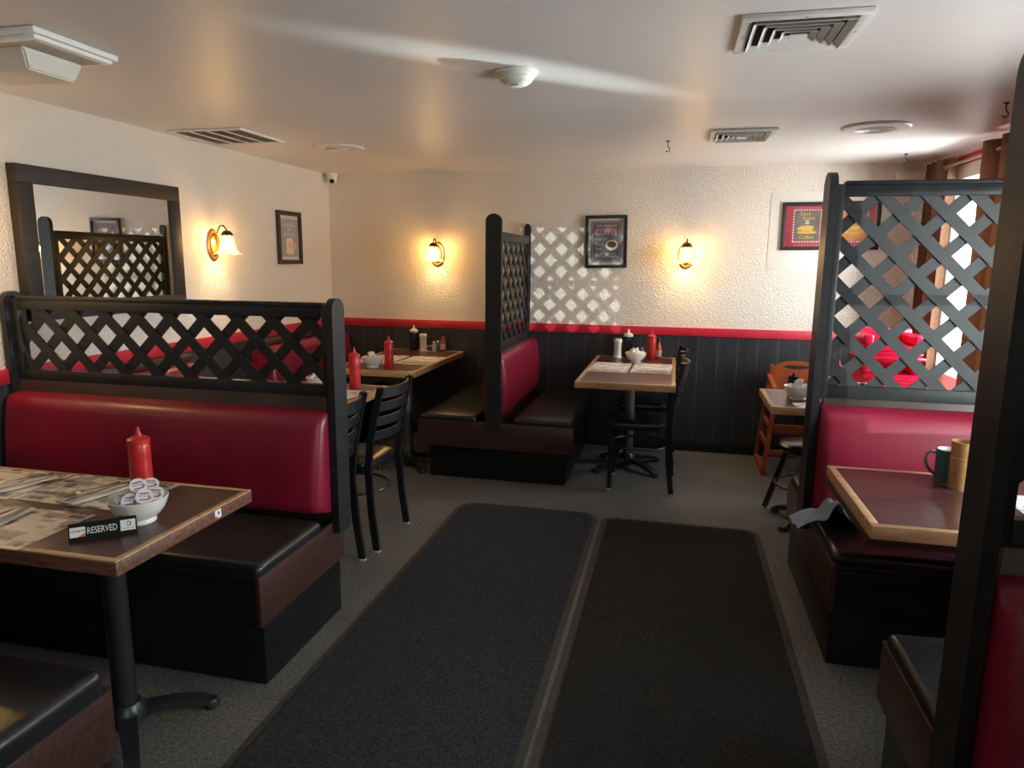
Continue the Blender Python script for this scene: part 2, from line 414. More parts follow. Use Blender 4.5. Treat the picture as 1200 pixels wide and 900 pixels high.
def pad(u0, u1, side, z0, z1, vb0, vt0):
    """puffy backrest pad, leaning; side is +1/-1"""
    mb = MB(); n = 26; N = 22
    prof = []
    for i in range(n+1):
        t = i/n; z = z0+(z1-z0)*t
        v = vb0+(vt0-vb0)*t
        e = min(1, t/.10)*1.0; e2 = min(1, (1-t)/.13)
        rd = math.sqrt(max(0, 1-(1-e)**2))*.5+.5
        rd2 = math.sqrt(max(0, 1-(1-e2)**2))
        prof.append((.022+(v-.022)*rd*(.25+.75*rd2)+.012*math.sin(PI*t), z))
    b = bmesh.new(); rings = []
    L = u1-u0
    us = [0, .006, .016, .03, .05] + [.05+(L-.1)*k/12 for k in range(1, 12)] + [L-.05, L-.03, L-.016, L-.006, L]
    for u in us:
        d = min(u, L-u); k = math.sqrt(max(0, 1-(1-min(1, d/.05))**2))*.55+.45
        ring = [b.verts.new((u0+u, side*(.022+(v-.022)*k), z)) for v, z in prof]
        ring += [b.verts.new((u0+u, side*.021, z1)), b.verts.new((u0+u, side*.021, z0))]
        rings.append(ring)
    for i in range(len(rings)-1):
        m_ = len(rings[0])
        for j in range(m_):
            k = (j+1) % m_; b.faces.new((rings[i][j], rings[i+1][j], rings[i+1][k], rings[i][k]))
    b.faces.new(rings[0]); b.faces.new(list(reversed(rings[-1])))
    bmesh.ops.recalc_face_normals(b, faces=b.faces); return mb._merge(b)
def cushion(u0, u1, v0, v1, z0, z1, front):
    """seat cushion with soft edges and a slight crown; 'front' +1 means v1 is the knee edge"""
    mb = MB(); b = bmesh.new(); bmesh.ops.create_cube(b, size=1)
    for v in b.verts: v.co = Vector(((u0+u1)/2+v.co.x*(u1-u0), (v0+v1)/2+v.co.y*(v1-v0), (z0+z1)/2+v.co.z*(z1-z0)))
    bmesh.ops.bevel(b, geom=list(b.edges), offset=.028, segments=4, profile=.55, affect='EDGES')
    bmesh.ops.subdivide_edges(b, edges=[e for e in b.edges if e.calc_length() > .12], cuts=9, use_grid_fill=True)
    for v in b.verts:
        if v.co.z > (z0+z1)/2:
            a = (v.co.x-u0)/(u1-u0); c = (v.co.y-v0)/(v1-v0)
            v.co.z += .012*math.sin(PI*max(0, min(1, a)))**.5*math.sin(PI*max(0, min(1, c)))**.5+.0018*math.sin(a*37)*math.sin(c*11)
    return mb._merge(b)
def booth(label, loc, rz, W, sides, top, zo0, zo1, rail_bot, pad_top, lat, rear=.045, skirt=.56, base=.50, seat=.48, post_w=.11, post_z=.39, base_u=.02, WL=None, pv=(.15, .095), off=0):
    """local u = x (aisle end at 0), v = y; sides is a list of +1/-1"""
    t = thing('booth_bench', label, 'booth', loc, rz)
    hi = skirt if 1 in sides else rear; lo = -(skirt if -1 in sides else rear)
    bhi = base if 1 in sides else rear-.02; blo = -(base if -1 in sides else rear-.02)
    W2 = W-.006; WL = WL or W-.006
    MB().box(base_u, W2, blo, bhi, 0, .255-.0, .004).build('base', 'black_lacquer', t)
    MB().box(.0215, W2, lo+.025, hi-.025, .2552, .402, .004).build('seat_box', 'black_lacquer', t)
    MB().box(0, .021, lo, hi, .245, .435, .002).build('skirt', 'skirt_wood', t)
    for s in sides:
        a, c = (.13, hi-.01) if s == 1 else (lo+.01, -.13)
        cushion(.004, W2, a, c, .4355 if False else .4025, seat, s).build('seat_cushion', 'black_vinyl', t)
        pad(.004, WL, s, .487, pad_top, *pv).build('backrest', 'burgundy_vinyl', t)
    MB().box(.022, WL, -.0205, .0205, .403, rail_bot, .002).build('back_board', 'brown_cap', t)
    # end post with rounded head
    hw = post_w/2; P = [(0, -hw*.85, post_z), (0, hw*.85, post_z), (0, hw, post_z+.02)]
    P += [(0, hw*math.cos(a), top-hw*.9+hw*.9*math.sin(a)) for a in [PI*k/12 for k in range(13)]] + [(0, -hw, post_z+.02)]
    MB().poly([(-.032, p[1], p[2]) for p in P], (.0318, 0, 0)).build('end_post', 'black_paint', t, smooth=True)
    MB().poly([(WL-.0005, p[1]*(.5 if off else 1)+off, p[2] if p[2] > .6 else p[2]+.12) for p in P], (-.028, 0, 0)).build('far_post', 'black_paint', t, smooth=True)
    f = MB()
    f.box(.0, .036, off-.02, off+.02, rail_bot, zo1+.05, .002)
    f.box(WL-.0605, WL-.0287, off-.02, off+.02, rail_bot, zo1+.05, .002)
    f.box(.0362, WL-.0607, off-.02, off+.02, zo1, zo1+.045, .002)
    f.box(.0362, WL-.0607, off-.026, off+.026, zo1+.0452, zo1+.062, .003)
    f.box(.0362, WL-.0607, off-.02, off+.02, rail_bot, zo0-.0002, .002)
    f.build('lattice_frame', 'black_paint', t)
    fr, sl, c0 = lat
    lattice(.034, WL-.058, zo0-.002, zo1+.002, fr, sl, c0, off=off).build('lattice', 'black_paint', t, smooth=False)
    return t
# front left booth (seat faces the camera)
booth('long burgundy booth with low lattice top at left, behind the table with the reserved sign',
      (-1.393, 2.655, 0), PI, 1.655, [1], 1.40, 1.035, 1.318, .985, .93, (1, -1, (1.12, 1.214)), skirt=.605, base=.575, seat=.478, base_u=.012)
booth('black booth bench cut off by the lower left corner, under the reserved table',
      (-1.40, .80, 0), PI, 1.652, [-1], 1.40, 1.035, 1.318, .985, .93, (1, -1, (1.12, 1.214)), skirt=.585, base=.55, seat=.502)
# centre booth on the back wall, seats left and right
booth('double booth against the back wall with tall lattice divider between its two seats',
      (-1.195, 4.598, 0), PI/2, 1.258, [1, -1], 1.868, .975, 1.70, .925, .915, (-1, 1, (.4, 1.3)), skirt=.565, base=.50, seat=.475, base_u=.065, pv=(.088, .062), off=.035)
# right booth
booth('double booth at right with tall lattice divider, below the curtained window',
      (.630, 3.225, 0), 0, 1.21, [1, -1], 1.935, 1.04, 1.836, .985, .955, (-1, 1, (.092, 1.509)), skirt=.53, base=.485, seat=.475, post_w=.13)
booth('nearest booth at the right edge with its big black post and burgundy back',
      (.665, 1.575, 0), 0, 1.175, [1, -1], 1.98, 1.045, 1.84, .985, .925, (-1, 1, (.14, 1.5)), skirt=.575, base=.53, seat=.475, post_w=.12)

def wall_bench(label, y0, y1):
    t = thing('wall_bench', label, 'bench', (XL+.023, (y0+y1)/2, 0)); h = (y1-y0)/2
    MB().box(.02, .44, -h, h, 0, .26, .004).build('base', 'black_lacquer', t)
    MB().box(.012, .47, -h, h, .2602, .40, .004).build('seat_box', 'black_lacquer', t)
    M = Rz(-PI/2)
    c = cushion(-h, h, .13, .49, .4005, .478, 1); bmesh.ops.transform(c.bm, matrix=M, verts=c.bm.verts)
    c.build('seat_cushion', 'black_vinyl', t)
    p = pad(-h, h, 1, .485, .925, .21, .155); bmesh.ops.transform(p.bm, matrix=M, verts=p.bm.verts)
    p.build('backrest', 'burgundy_vinyl', t)
    MB().box(.001, .085, -h, h, .9255, .964, .006).build('cap_board', 'brown_cap', t)
    MB().box(.001, .0205, -h+.01, h-.01, .402, .925).build('back_board', 'brown_cap', t)
wall_bench('burgundy wall bench on the left wall beneath the mirror, behind the front lattice', 2.74, 3.77)
wall_bench('burgundy wall bench in the far left corner under the camera', 4.50, 5.825)

# ------------------------------------------------------------------ tables
def table(label, x0, x1, y0, y1, z, cols, colm='column_grey', edge='edge_blond', grp=None, apron=False, eb=.03, front_edge=None, cross=.27):
    t = thing('dining_table', label, 'table', ((x0+x1)/2, (y0+y1)/2, 0)); hx, hy = (x1-x0)/2, (y1-y0)/2
    T = .042
    MB().box(-hx+eb, hx-eb, -hy+eb, hy-eb, z-T, z-.0005, 0).build('table_top', 'laminate', t, smooth=False)
    e = MB()
    tr = MB() if edge == 'edge_dark' else None
    for (a, b_, c, d) in ((-hx, hx, -hy, -hy+eb), (-hx, hx, hy-eb, hy), (-hx, -hx+eb, -hy+eb, hy-eb), (hx-eb, hx, -hy+eb, hy-eb)):
        e.box(a, b_, c, d, z-T-.002, z-(.0065 if tr else 0), .003 if not tr else .001)
        if tr: tr.box(a, b_, c, d, z-.0063, z, .0025)
    e.build('table_edge', edge, t)
    if tr: tr.build('edge_trim', 'edge_blond', t)
    if apron:
        MB().box(-hx+.004, hx-.03, -hy+.03, hy-.008, z-T-.035, z-T-.0022, .003).build('under_panel', 'brown_cap', t)
    zt = z-T-.0022-(.035 if apron else 0)
    for (cx, cy) in cols:
        c = MB().lathe([(.036, .10), (.036, zt-.012)], (cx, cy, 0), 24).lathe([(.09, zt-.012), (.09, zt)], (cx, cy, 0), 24).build('column', colm, t)
        f = MB().lathe([(.062, .045), (.062, .085), (.045, .11), (.0, .112)], (cx, cy, 0), 24)
        for k in range(4):
            a = PI/4+k*PI/2; d = Vector((math.cos(a), math.sin(a), 0)); sd = (-d.y, d.x, 0)
            f.bar([Vector((cx, cy, .072))+d*.03, Vector((cx, cy, .06))+d*cross*.55, Vector((cx, cy, .036))+d*cross*.9, Vector((cx, cy, .012))+d*cross*1.02], sd, [.06, .052, .044, .036], .026)
            f.lathe([(.026, 0), (.028, .014), (.02, .03), (0, .034)], tuple(Vector((cx, cy, 0))+d*cross), 12)
        f.build('table_base', 'column_black', t)
    return t
tL = table('long table at left with placemats and the reserved sign', -3.02, -1.40, 1.437, 2.045, .77, [(.50, 0), (-.45, 0)], 'column_black', 'edge_dark', eb=.022, cross=.26)
MB().box(.8095, .8105, .105, .135, .734, .762).build('edge_sticker', 'ink_white', tL, smooth=False)
MB().box(.8105, .8109, .105, .116, .734, .742).build('sticker_corner', 'ink_orange', tL, smooth=False)
MB().box(.8105, .8109, .117, .127, .745, .756).build('sticker_mark', 'ink_blue', tL, smooth=False)
table('blond-edged table behind the front lattice with black chairs at its aisle side', -2.46, -1.748, 2.86, 4.055, .77, [(0, .0)])
table('blond-edged table in the far left corner below the black syrup bottle', -2.46, -1.79, 4.61, 5.83, .77, [(.18, -.35)], cross=.24)
table('blond-edged pedestal table against the back wall, left of two black chairs', -.615, .033, 4.47, 5.83, .785, [(-.005, .10)], cross=.30)
table('table at right holding the teal mug and amber tumblers', .622, 1.79, 2.22, 2.885, .77, [(.25, 0)], 'column_black', apron=True, cross=.22, eb=.028)
table('small table by the right booth holding a bowl of white cups', .555, 1.66, 4.035, 4.625, .77, [(-.25, 0)], 'column_black', cross=.24)
table('corner table by the curtain holding stacked red booster seats', 1.10, 1.70, 4.80, 5.33, .76, [(0, 0)], 'column_black', cross=.2)

# ------------------------------------------------------------------ chairs
def chair(label, loc, rz):
    """faces -x"""
    t = thing('dining_chair', label, 'chair', loc, rz, 'black metal ladder-back chairs')
    for s in (-1, 1):
        l = MB().bar([(.232, s*.215, .012), (.205, s*.21, .22), (.19, s*.205, .46), (.205, s*.204, .60), (.235, s*.203, .76), (.272, s*.202, .905)], (0, 1, 0), .022, .036)
        l.lathe([(.0, .893), (.016, .898), (.018, .907), (.0, .915)], (.272, s*.202, 0), 10)
        r = l.build('rear_post', 'chair_metal', t)
        MB().box(.214, .250, s*.215-.013, s*.215+.013, 0, .0118, .003).build('glide', 'glide_plastic', r)
        l = MB().bar([(-.19, s*.185, .012), (-.182, s*.18, .438)], (0, 1, 0), [.024, .03], .03).build('front_leg', 'chair_metal', t)
        MB().box(-.207, -.173, s*.185-.014, s*.185+.014, 0, .0118, .003).build('glide', 'glide_plastic', l)
    def xb(z):
        return .19+.015*(z-.46)/.14 if z < .6 else .205+.067*(z-.6)/.305
    for z, h in ((.635, .046), (.715, .046), (.795, .046), (.872, .056)):
        pts = [(xb(z)+.055*math.sin(PI*k/12)-.004, -.196+.392*k/12, z) for k in range(13)]
        MB().bar(pts, (0, 0, 1), h, .011).build('back_slat', 'chair_metal', t)
    def seat_shape(grow):
        P = []
        for (cx, cy, a0) in ((-.125, -.130, PI), (.110, -.112, 1.5*PI), (.110, .112, 0), (-.125, .130, .5*PI)):
            rr = .079+grow
            for k in range(9): a = a0+k*PI/16; P.append((cx+rr*math.cos(a), cy+rr*math.sin(a)))
        return P
    b = bmesh.new(); rings = []
    for gr, z in ((-.02, .4525), (.0, .455), (.006, .466), (.003, .480), (-.012, .490), (-.05, .496)):
        rings.append([b.verts.new((p[0], p[1], z)) for p in seat_shape(gr)])
    for i in range(5):
        for j in range(len(rings[0])):
            k = (j+1) % len(rings[0]); b.faces.new((rings[i][j], rings[i][k], rings[i+1][k], rings[i+1][j]))
    b.faces.new(list(reversed(rings[0]))); b.faces.new(rings[-1]); bmesh.ops.recalc_face_normals(b, faces=b.faces)
    mb = MB(); mb._merge(b); mb.build('seat', 'chair_vinyl', t)
    MB().poly([(p[0], p[1], .432) for p in seat_shape(-.006)], (0, 0, .020)).build('seat_frame', 'chair_metal', t)
    MB().tube([(.205*math.cos(2*PI*k/28), .197*math.sin(2*PI*k/28), .30) for k in range(28)], .0085, 8, True).build('foot_ring', 'chair_metal', t)
    return t
ch = chair('black ladder-back chair nearest the front post, mostly hidden behind it', (-1.765, 2.955, 0), 0)
dup(ch, (-1.735, 3.50, 0), 0, 'black ladder-back chair in the aisle just right of the front lattice post')
dup(ch, (-.195, 4.85, 0), 0, 'nearer black chair pushed to the right side of the pedestal table')
dup(ch, (-.195, 5.50, 0), 0, 'black chair nearest the back wall, behind the nearer one')

# backless stool under the small right table
st = thing('stool', 'black padded stool tucked under the small right table', 'stool', (.85, 4.42, 0))
MB().lathe([(.0, .43), (.165, .43), (.18, .445), (.18, .468), (.16, .482), (.0, .488)], seg=32).build('seat', 'chair_vinyl', st)
for k in range(4):
    a = PI/4+k*PI/2+.25; d = Vector((math.cos(a), math.sin(a), 0))
    l = MB().bar([d*.255+Vector((0, 0, .012)), d*.13+Vector((0, 0, .43))], (-d.y, d.x, 0), [.026, .034], .03).build('leg', 'chair_metal', st)
    MB().lathe([(.017, 0), (.019, .0118)], tuple(d*.255), 12).build('glide', 'glide_plastic', l)
MB().tube([(.19*math.cos(2*PI*k/24), .19*math.sin(2*PI*k/24), .22) for k in range(24)], .009, 8, True).build('foot_ring', 'chair_metal', st)

# wooden high chair
hc = thing('high_chair', 'orange wooden high chair against the black back wall', 'high chair', (.95, 5.55, 0))
for s in (-1, 1):
    xf, xt = s*.245, s*.18
    fr = MB()
    fr.bar([(xf, -.27, .02), (xf, .24, .02)], (1, 0, 0), .032, .04).bar([(xf, -.255, .04), (xt, -.16, .62)], (1, 0, 0), .03, .042)
    fr.bar([(xf, .225, .04), (xt, .14, .78)], (1, 0, 0), .03, .042)
    fr.bar([(xt*1.1, -.20, .64), (xt*1.1, .17, .70)], (1, 0, 0), .036, .028)
    fr.bar([(xf*.93, -.215, .22), (xf*.93, .19, .22)], (1, 0, 0), .022, .036)
    fr.bar([(xf*.87, -.185, .36), (xf*.87, .17, .36)], (1, 0, 0), .022, .036)
    fr.build('side_frame', 'chair_orange', hc)
for z, y in ((.17, -.232), (.36, -.20), (.24, .195)): MB().box(-.22, .22, y-.012, y+.012, z-.022, z+.022, .004).build('rung', 'chair_orange', hc)
MB().box(-.19, .19, -.175, .15, .475, .50, .006).build('seat', 'chair_orange', hc)
MB().box(-.17, .17, -.19, -.165, .60, .64, .006).build('front_bar', 'chair_orange', hc)
# arched back with an oval hand hole
out, inn = [], []
n = 40
for k in range(n):
    a = 2*PI*k/n; c, s_ = math.cos(a), math.sin(a)
    z = .70+(.115*s_ if s_ > 0 else .14*s_); x = .195*(abs(c)**.8)*(1 if c > 0 else -1)
    if s_ < 0: x = .195*(1 if c > 0 else -1)*min(1, abs(c)*2.2)
    out.append((x, z)); inn.append((.10*c, .768+.016*s_))
mb = MB()
for k in range(n):
    q = [out[k], out[(k+1) % n], inn[(k+1) % n], inn[k]]
    mb.poly([(x, .135, z) for x, z in q], (0, .022, 0))
mb.build('back_panel', 'chair_orange', hc, ang=50)

# red booster seats
def booster(label, loc, rz):
    t = thing('booster_seat', label, 'booster seat', loc, rz, 'stacked red booster seats')
    s = MB().poly([(-.165, -.14, 0), (.165, -.14, 0), (.185, .14, 0), (-.185, .14, 0)], (0, 0, .092))
    s.box(-.195, .195, -.15, .15, .0, .016, .006)
    s.build('seat', 'booster_red', t)
    for sg in (-1, 1):
        x0, x1 = sorted((sg*.120, sg*.19))
        MB().box(x0, x1, -.13, .112, .093, .163, .02, 4).build('armrest', 'booster_red', t)
    MB().box(-.188, .188, .113, .15, .093, .187, .016, 4).build('back_panel', 'booster_red', t)
    for z in (.034, .058): MB().box(-.176, .176, -.146, -.139, z, z+.010, .003).build('rib', 'booster_red', t)
    return t
bs = booster('red plastic booster seat at the bottom of the stack behind the right lattice', (1.40, 5.05, .76), 0)
dup(bs, (1.395, 5.055, .9475), .05, 'red plastic booster seat on top of the stack behind the right lattice')

# ------------------------------------------------------------------ floor mats
def floor_mat(label, x0, x1, y0, y1, mat, bw, r):
    t = thing('floor_mat', label, 'floor mat', ((x0+x1)/2, (y0+y1)/2, 0), 0, 'aisle floor mats')
    hx, hy = (x1-x0)/2, (y1-y0)/2
    def rr(hx, hy, r):
        P = []
        for cx, cy, a0 in ((hx-r, hy-r, 0), (-hx+r, hy-r, PI/2), (-hx+r, -hy+r, PI), (hx-r, -hy+r, 1.5*PI)):
            for k in range(9): a = a0+k*PI/16; P.append((cx+r*math.cos(a), cy+r*math.sin(a)))
        return P
    MB().poly([(p[0], p[1], .0005) for p in rr(hx, hy, r)], (0, 0, .0055)).build('rubber_border', 'mat_rubber', t)
    MB().poly([(p[0], p[1], .0061) for p in rr(hx-bw, hy-bw, r-bw*.5)], (0, 0, .006)).build('carpet_top', mat, t)
floor_mat('blue-black aisle floor mat with rounded corner, left of the seam', -1.292, -.392, .9, 4.165, 'carpet_blue', .03, .13)
floor_mat('darker aisle floor mat right of the seam', -.372, .545, .7, 4.115, 'carpet_dark', .035, .09)

# ------------------------------------------------------------------ things on the tables
def squeeze(label, loc, h, r, mats, grp, name='ketchup_bottle', cat='bottle', clear=False):
    t = thing(name, label, cat, loc, rnd.random()*6, grp)
    k = h/.245
    MB().lathe([(0, 0), (r*.95, 0), (r, .006), (r, .100*k), (r*.97, .110*k), (r, .120*k), (r, .165*k), (r*.93, .177*k), (r*.6, .179*k)], seg=28).build('body', mats[0], t)
    MB().lathe([(r*1.03, .178*k), (r*1.03, .196*k), (r*.75, .203*k), (r*.40, .208*k), (r*.36, .213*k)], seg=28).build('cap', mats[1], t)
    MB().lathe([(r*.30, .2132*k), (.0045, .240*k), (.003, .245*k), (0, .245*k)], seg=16).build('nozzle', mats[2], t)
    return t
red = ('ketchup_red',)*3
squeeze('red squeeze bottle behind the bowl on the reserved table', (-1.79, 1.985, .77), .212, .036, red, 'red squeeze bottles')
squeeze('red squeeze bottle just right of the front lattice post', (-1.925, 3.95, .77), .255, .035, red, 'red squeeze bottles')
squeeze('red squeeze bottle right of the bowl on the far left table', (-2.04, 4.757, .77), .24, .034, red, 'red squeeze bottles')
squeeze('red squeeze bottle beside the hot sauce on the pedestal table', (-.166, 5.70, .785), .235, .036, red, 'red squeeze bottles')
squeeze('red squeeze bottle half hidden behind the right lattice post', (.985, 4.50, .77), .22, .034, red, 'red squeeze bottles')
squeeze('black syrup bottle with pale cap on the far left table', (-2.235, 5.775, .77), .225, .036, ('syrup_black', 'cap_cream', 'cap_cream'), 'dark squeeze bottles', 'syrup_bottle')
squeeze('dark syrup bottle with white cap on the pedestal table', (-.357, 5.775, .785), .235, .036, ('syrup_black', 'white_plastic', 'white_plastic'), 'dark squeeze bottles', 'syrup_bottle')
squeeze('black bottle behind the bowl on the small right table', (.735, 4.50, .77), .13, .03, ('syrup_black', 'sign_black', 'sign_black'), 'dark squeeze bottles', 'syrup_bottle')
def sugar(label, loc, h=.15):
    t = thing('sugar_dispenser', label, 'sugar dispenser', loc, 0, 'white sugar dispensers')
    MB().lathe([(0, 0), (.036, 0), (.036, .008), (.031, .014), (.029, h*.5), (.031, h*.80), (.034, h*.84)], seg=26).build('body', 'ceramic', t)
    MB().lathe([(.035, h*.842), (.035, h*.93), (.028, h), (0, h)], seg=26).build('lid', 'cap_cream', t)
sugar('white sugar dispenser beside the syrup bottle on the far left table', (-2.145, 5.765, .77))
sugar('white sugar dispenser at the back of the pedestal table', (-.437, 5.72, .785), .155)
def hot(label, loc):
    t = thing('hot_sauce_bottle', label, 'bottle', loc, 0, 'hot sauce bottles')
    MB().lathe([(0, 0), (.023, 0), (.025, .005), (.025, .085), (.012, .115), (.011, .135)], seg=22).build('body', 'hot_sauce', t)
    MB().lathe([(.0258, .02), (.0258, .07)], seg=22).build('paper_label', 'label_pale', t)
    MB().lathe([(.013, .1352), (.013, .165), (.009, .170), (0, .170)], seg=18).build('cap', 'ink_black', t)
hot('hot sauce bottle at the wall end of the far left table', (-1.965, 5.775, .77))
hot('hot sauce bottle right of the red bottle on the pedestal table', (-.108, 5.74, .785))
def shaker(label, loc, fill):
    t = thing('salt_shaker', label, 'shaker', loc, 0, 'glass shakers')
    MB().lathe([(0, 0), (.019, 0), (.02, .004), (.017, .055), (.0165, .068)], seg=18).build('body', fill, t)
    MB().lathe([(.018, .0682), (.018, .083), (.011, .092), (0, .092)], seg=18).build('lid', 'steel', t)
shaker('salt shaker left of the hot sauce on the far left table', (-2.035, 5.74, .77), 'ceramic')
shaker('pepper shaker close behind the salt on the far left table', (-2.015, 5.79, .77), 'pewter')
shaker('salt shaker between bowl and red bottle on the pedestal table', (-.235, 5.73, .785), 'ceramic')
cd = thing('shaker_caddy', 'small steel wire caddy left of the salt shaker', 'caddy', (-2.085, 5.765, .77))
MB().tube([(.026*math.cos(2*PI*k/20), .026*math.sin(2*PI*k/20), .045) for k in range(20)], .004, 8, True).build('ring', 'steel', cd)
MB().box(-.027, .027, -.027, .027, 0, .006, .002).build('base', 'steel', cd)
for s in (-1, 1): MB().tube([(s*.026, 0, .006), (s*.026, 0, .045)], .003, 8).build('upright', 'steel', cd)

def bowl(label, loc, r, h):
    t = thing('ceramic_bowl', label, 'bowl', loc, 0, 'white bowls of creamers')
    prof = [(0, .0), (r*.50, 0), (r*.52, .010), (r*.50, .014), (r*.72, h*.36), (r*.86, h*.58), (r*.87, h*.60), (r*.875, h*.615), (r*.93, h*.75), (r*.94, h*.77), (r, h),
            (r*.97, h+.002), (r*.94, h-.004), (r*.80, h*.55), (r*.55, h*.26), (0, h*.2)]
    MB().lathe(prof, seg=40).build('bowl_body', 'ceramic', t)
    MB().tube([(r*.52*math.cos(2*PI*k/32), r*.52*math.sin(2*PI*k/32), .006) for k in range(32)], .004, 8, True).build('foot_rim', 'ceramic', t)
    return t
CRE = []
def creamer(label, loc, rot, grp, printed):
    if not CRE or (printed and len(CRE) < 2):
        t = thing('creamer_cup', label, 'creamer', loc, 0, grp); t.rotation_euler = rot
        MB().lathe([(0, 0), (.0125, 0), (.0135, .002), (.0175, .023), (.0205, .0235), (.0205, .0250), (.0, .0252)], seg=24).build('cup', 'creamer_white', t); t.scale = (1.18, 1.18, 1.18)
        if printed:
            l = MB().lathe([(0, .0253), (.0195, .0253), (.0195, .0258), (0, .0259)], seg=24).build('foil_lid', 'creamer_white', t)
            pr = MB()
            pr.text('half & half', .0085, .0001, Tr(0, .002, .0261), width=.026)
            for k in (-1, 1): pr.box(-.011, .011, k*.0085-.0016, k*.0085+.0016, .0259, .0262)
            pr.build('lid_print', 'creamer_ink', l, smooth=False)
            MB().lathe([(0, .0260), (.0042, .0260), (.0042, .0263), (0, .0263)], (.012, -.004, 0), 12).build('lid_mark', 'ink_orange', l, smooth=False)
        CRE.append(t) if not printed or len(CRE) else CRE.append(t)
        return t
    t = dup(CRE[-1] if printed else CRE[0], loc, 0, label, grp, rot)
    t.rotation_euler = rot
    return t
plain('creamer_ink', (.20, .08, .32), .6, noise=(9, .95))
bl = (-1.548, 1.695, .77)
bowl('white bowl of creamer cups beside the reserved sign', bl, .084, .078)
def tilt(ax, az): return (ax, 0, az)
# far tables first: plain cups (too small for print)
def fill(c, r, h, n, where, grp, seed):
    g_ = random.Random(seed)
    for k in range(n):
        if k < n-2: a = 2*PI*k/(n-2)+.3; rr = r*.50; z = c[2]+h*.70
        else: a = 2*PI*k/2+.9; rr = r*.17; z = c[2]+h*.70+.028
        creamer('white creamer cup heaped in the bowl '+where, (c[0]+rr*math.cos(a), c[1]+rr*math.sin(a), z), (g_.uniform(-.9, .9), g_.uniform(-.7, .7), g_.uniform(0, 6)), grp, False)
for c, r, h, n, where, grp, seed in (((-2.165, 4.745, .77), .083, .078, 8, 'on the far left table', 'creamers in the far left bowl', 1),
                                      ((-.277, 5.47, .785), .083, .078, 8, 'on the pedestal table', 'creamers in the pedestal table bowl', 2),
                                      ((.735, 4.30, .77), .083, .080, 8, 'on the small right table', 'creamers in the right table bowl', 3),
                                      ((-2.10, 3.83, .77), .083, .078, 7, 'behind the front lattice', 'creamers in the bowl behind the lattice', 4)):
    bowl('white bowl of creamer cups '+where, c, r, h)
    fill(c, r, h, n, where, grp, seed)
CRE2 = []
SP = [((-.046, -.018, .064), (1.0, .1, .95), 'leaning on the left rim of the near bowl'),
      ((.002, -.030, .066), (.95, 0, .62), 'facing front at the middle of the near bowl'),
      ((.030, -.012, .074), (.9, .1, .75), 'right of the middle one in the near bowl'),
      ((.050, .018, .074), (.8, .1, .45), 'leaning on the right rim of the near bowl'),
      ((-.004, .006, .098), (.85, -.1, .9), 'on top of the heap in the near bowl'),
      ((.012, .040, .088), (.6, .1, .6), 'at the back of the heap in the near bowl'),
      ((-.034, .030, .060), (-.4, .3, .3), 'low at the back of the near bowl'),
      ((.006, .000, .046), (.2, .1, .2), 'buried under the other lids in the near bowl')]
first = None
for (p, rt, wh) in SP:
    loc = (bl[0]+p[0], bl[1]+p[1], bl[2]+p[2])
    if first is None:
        CRE.clear(); CRE.append(None); CRE.clear()
        first = creamer('white creamer cup with printed lid '+wh, loc, rt, 'creamers in the near bowl', True)
    else:
        dup(first, loc, 0, 'white creamer cup with printed lid '+wh, 'creamers in the near bowl', rt)

# reserved sign
sg = thing('reserved_sign', 'black tent sign reading RESERVED on the left table', 'sign', (-1.568, 1.578, .7702), math.atan2(.11, .128))
SH, SD = .046, .042
MB().poly([(-.0845, -SD/2, 0), (-.0845, SD/2, 0), (-.0845, .003, SH), (-.0845, -.003, SH)], (.169, 0, 0)).build('sign_body', 'sign_black', sg, smooth=False)
ta = math.atan2(SD/2-.003, SH); FM = Tr(0, -SD/2, 0) @ Rx(PI/2-ta) @ Tr(0, 0, .0004)
fl = math.hypot(SH, SD/2-.003)
MB().text('RESERVED', .026, .0004, FM @ Tr(-.002, fl*.52, .0003), width=.074).build('lettering', 'ink_white', sg, smooth=False)
lg = MB().box(-.0815, -.0435, fl*.24, fl*.80, 0, .0005, M=FM).build('card_logo', 'ink_white', sg, smooth=False)
MB().poly([FM @ Vector((-.0435, fl*.24, .0006)), FM @ Vector((-.0435, fl*.46, .0006)), FM @ Vector((-.062, fl*.24, .0006))], FM.to_3x3() @ Vector((0, 0, .0003))).build('orange_corner', 'ink_orange', lg, smooth=False)
MB().text('DISC VER', .0088, .0002, FM @ Tr(-.0625, fl*.58, .0007), width=.034).build('logo_letters', 'ink_black', lg, smooth=False)
MB().lathe([(0, 0), (.0029, 0), (.0029, .0004), (0, .0004)], seg=16, M=FM @ Tr(-.0602, fl*.58, .0006)).build('logo_dot', 'ink_orange', lg, smooth=False)
lg = MB().box(.0435, .0815, fl*.24, fl*.86, 0, .0005, M=FM).build('card_logo', 'ink_white', sg, smooth=False)
MB().lathe([(0, 0), (.0075, 0), (.0075, .0004), (0, .0004)], seg=24, M=FM @ Tr(.0635, fl*.62, .0006)).build('blue_disc', 'ink_blue', lg, smooth=False)
MB().lathe([(0, 0), (.0055, 0), (.0055, .0002), (0, .0002)], seg=20, M=FM @ Tr(.0615, fl*.62, .0010)).build('white_disc', 'ink_white', lg, smooth=False)
MB().box(.0608, .0622, fl*.62-.0045, fl*.62+.0045, .0012, .0014, M=FM).build('disc_bar', 'ink_blue', lg, smooth=False)
MB().text('DINERS CLUB', .006, .0002, FM @ Tr(.0625, fl*.36, .0007), width=.032).build('logo_letters', 'pewter', lg, smooth=False)

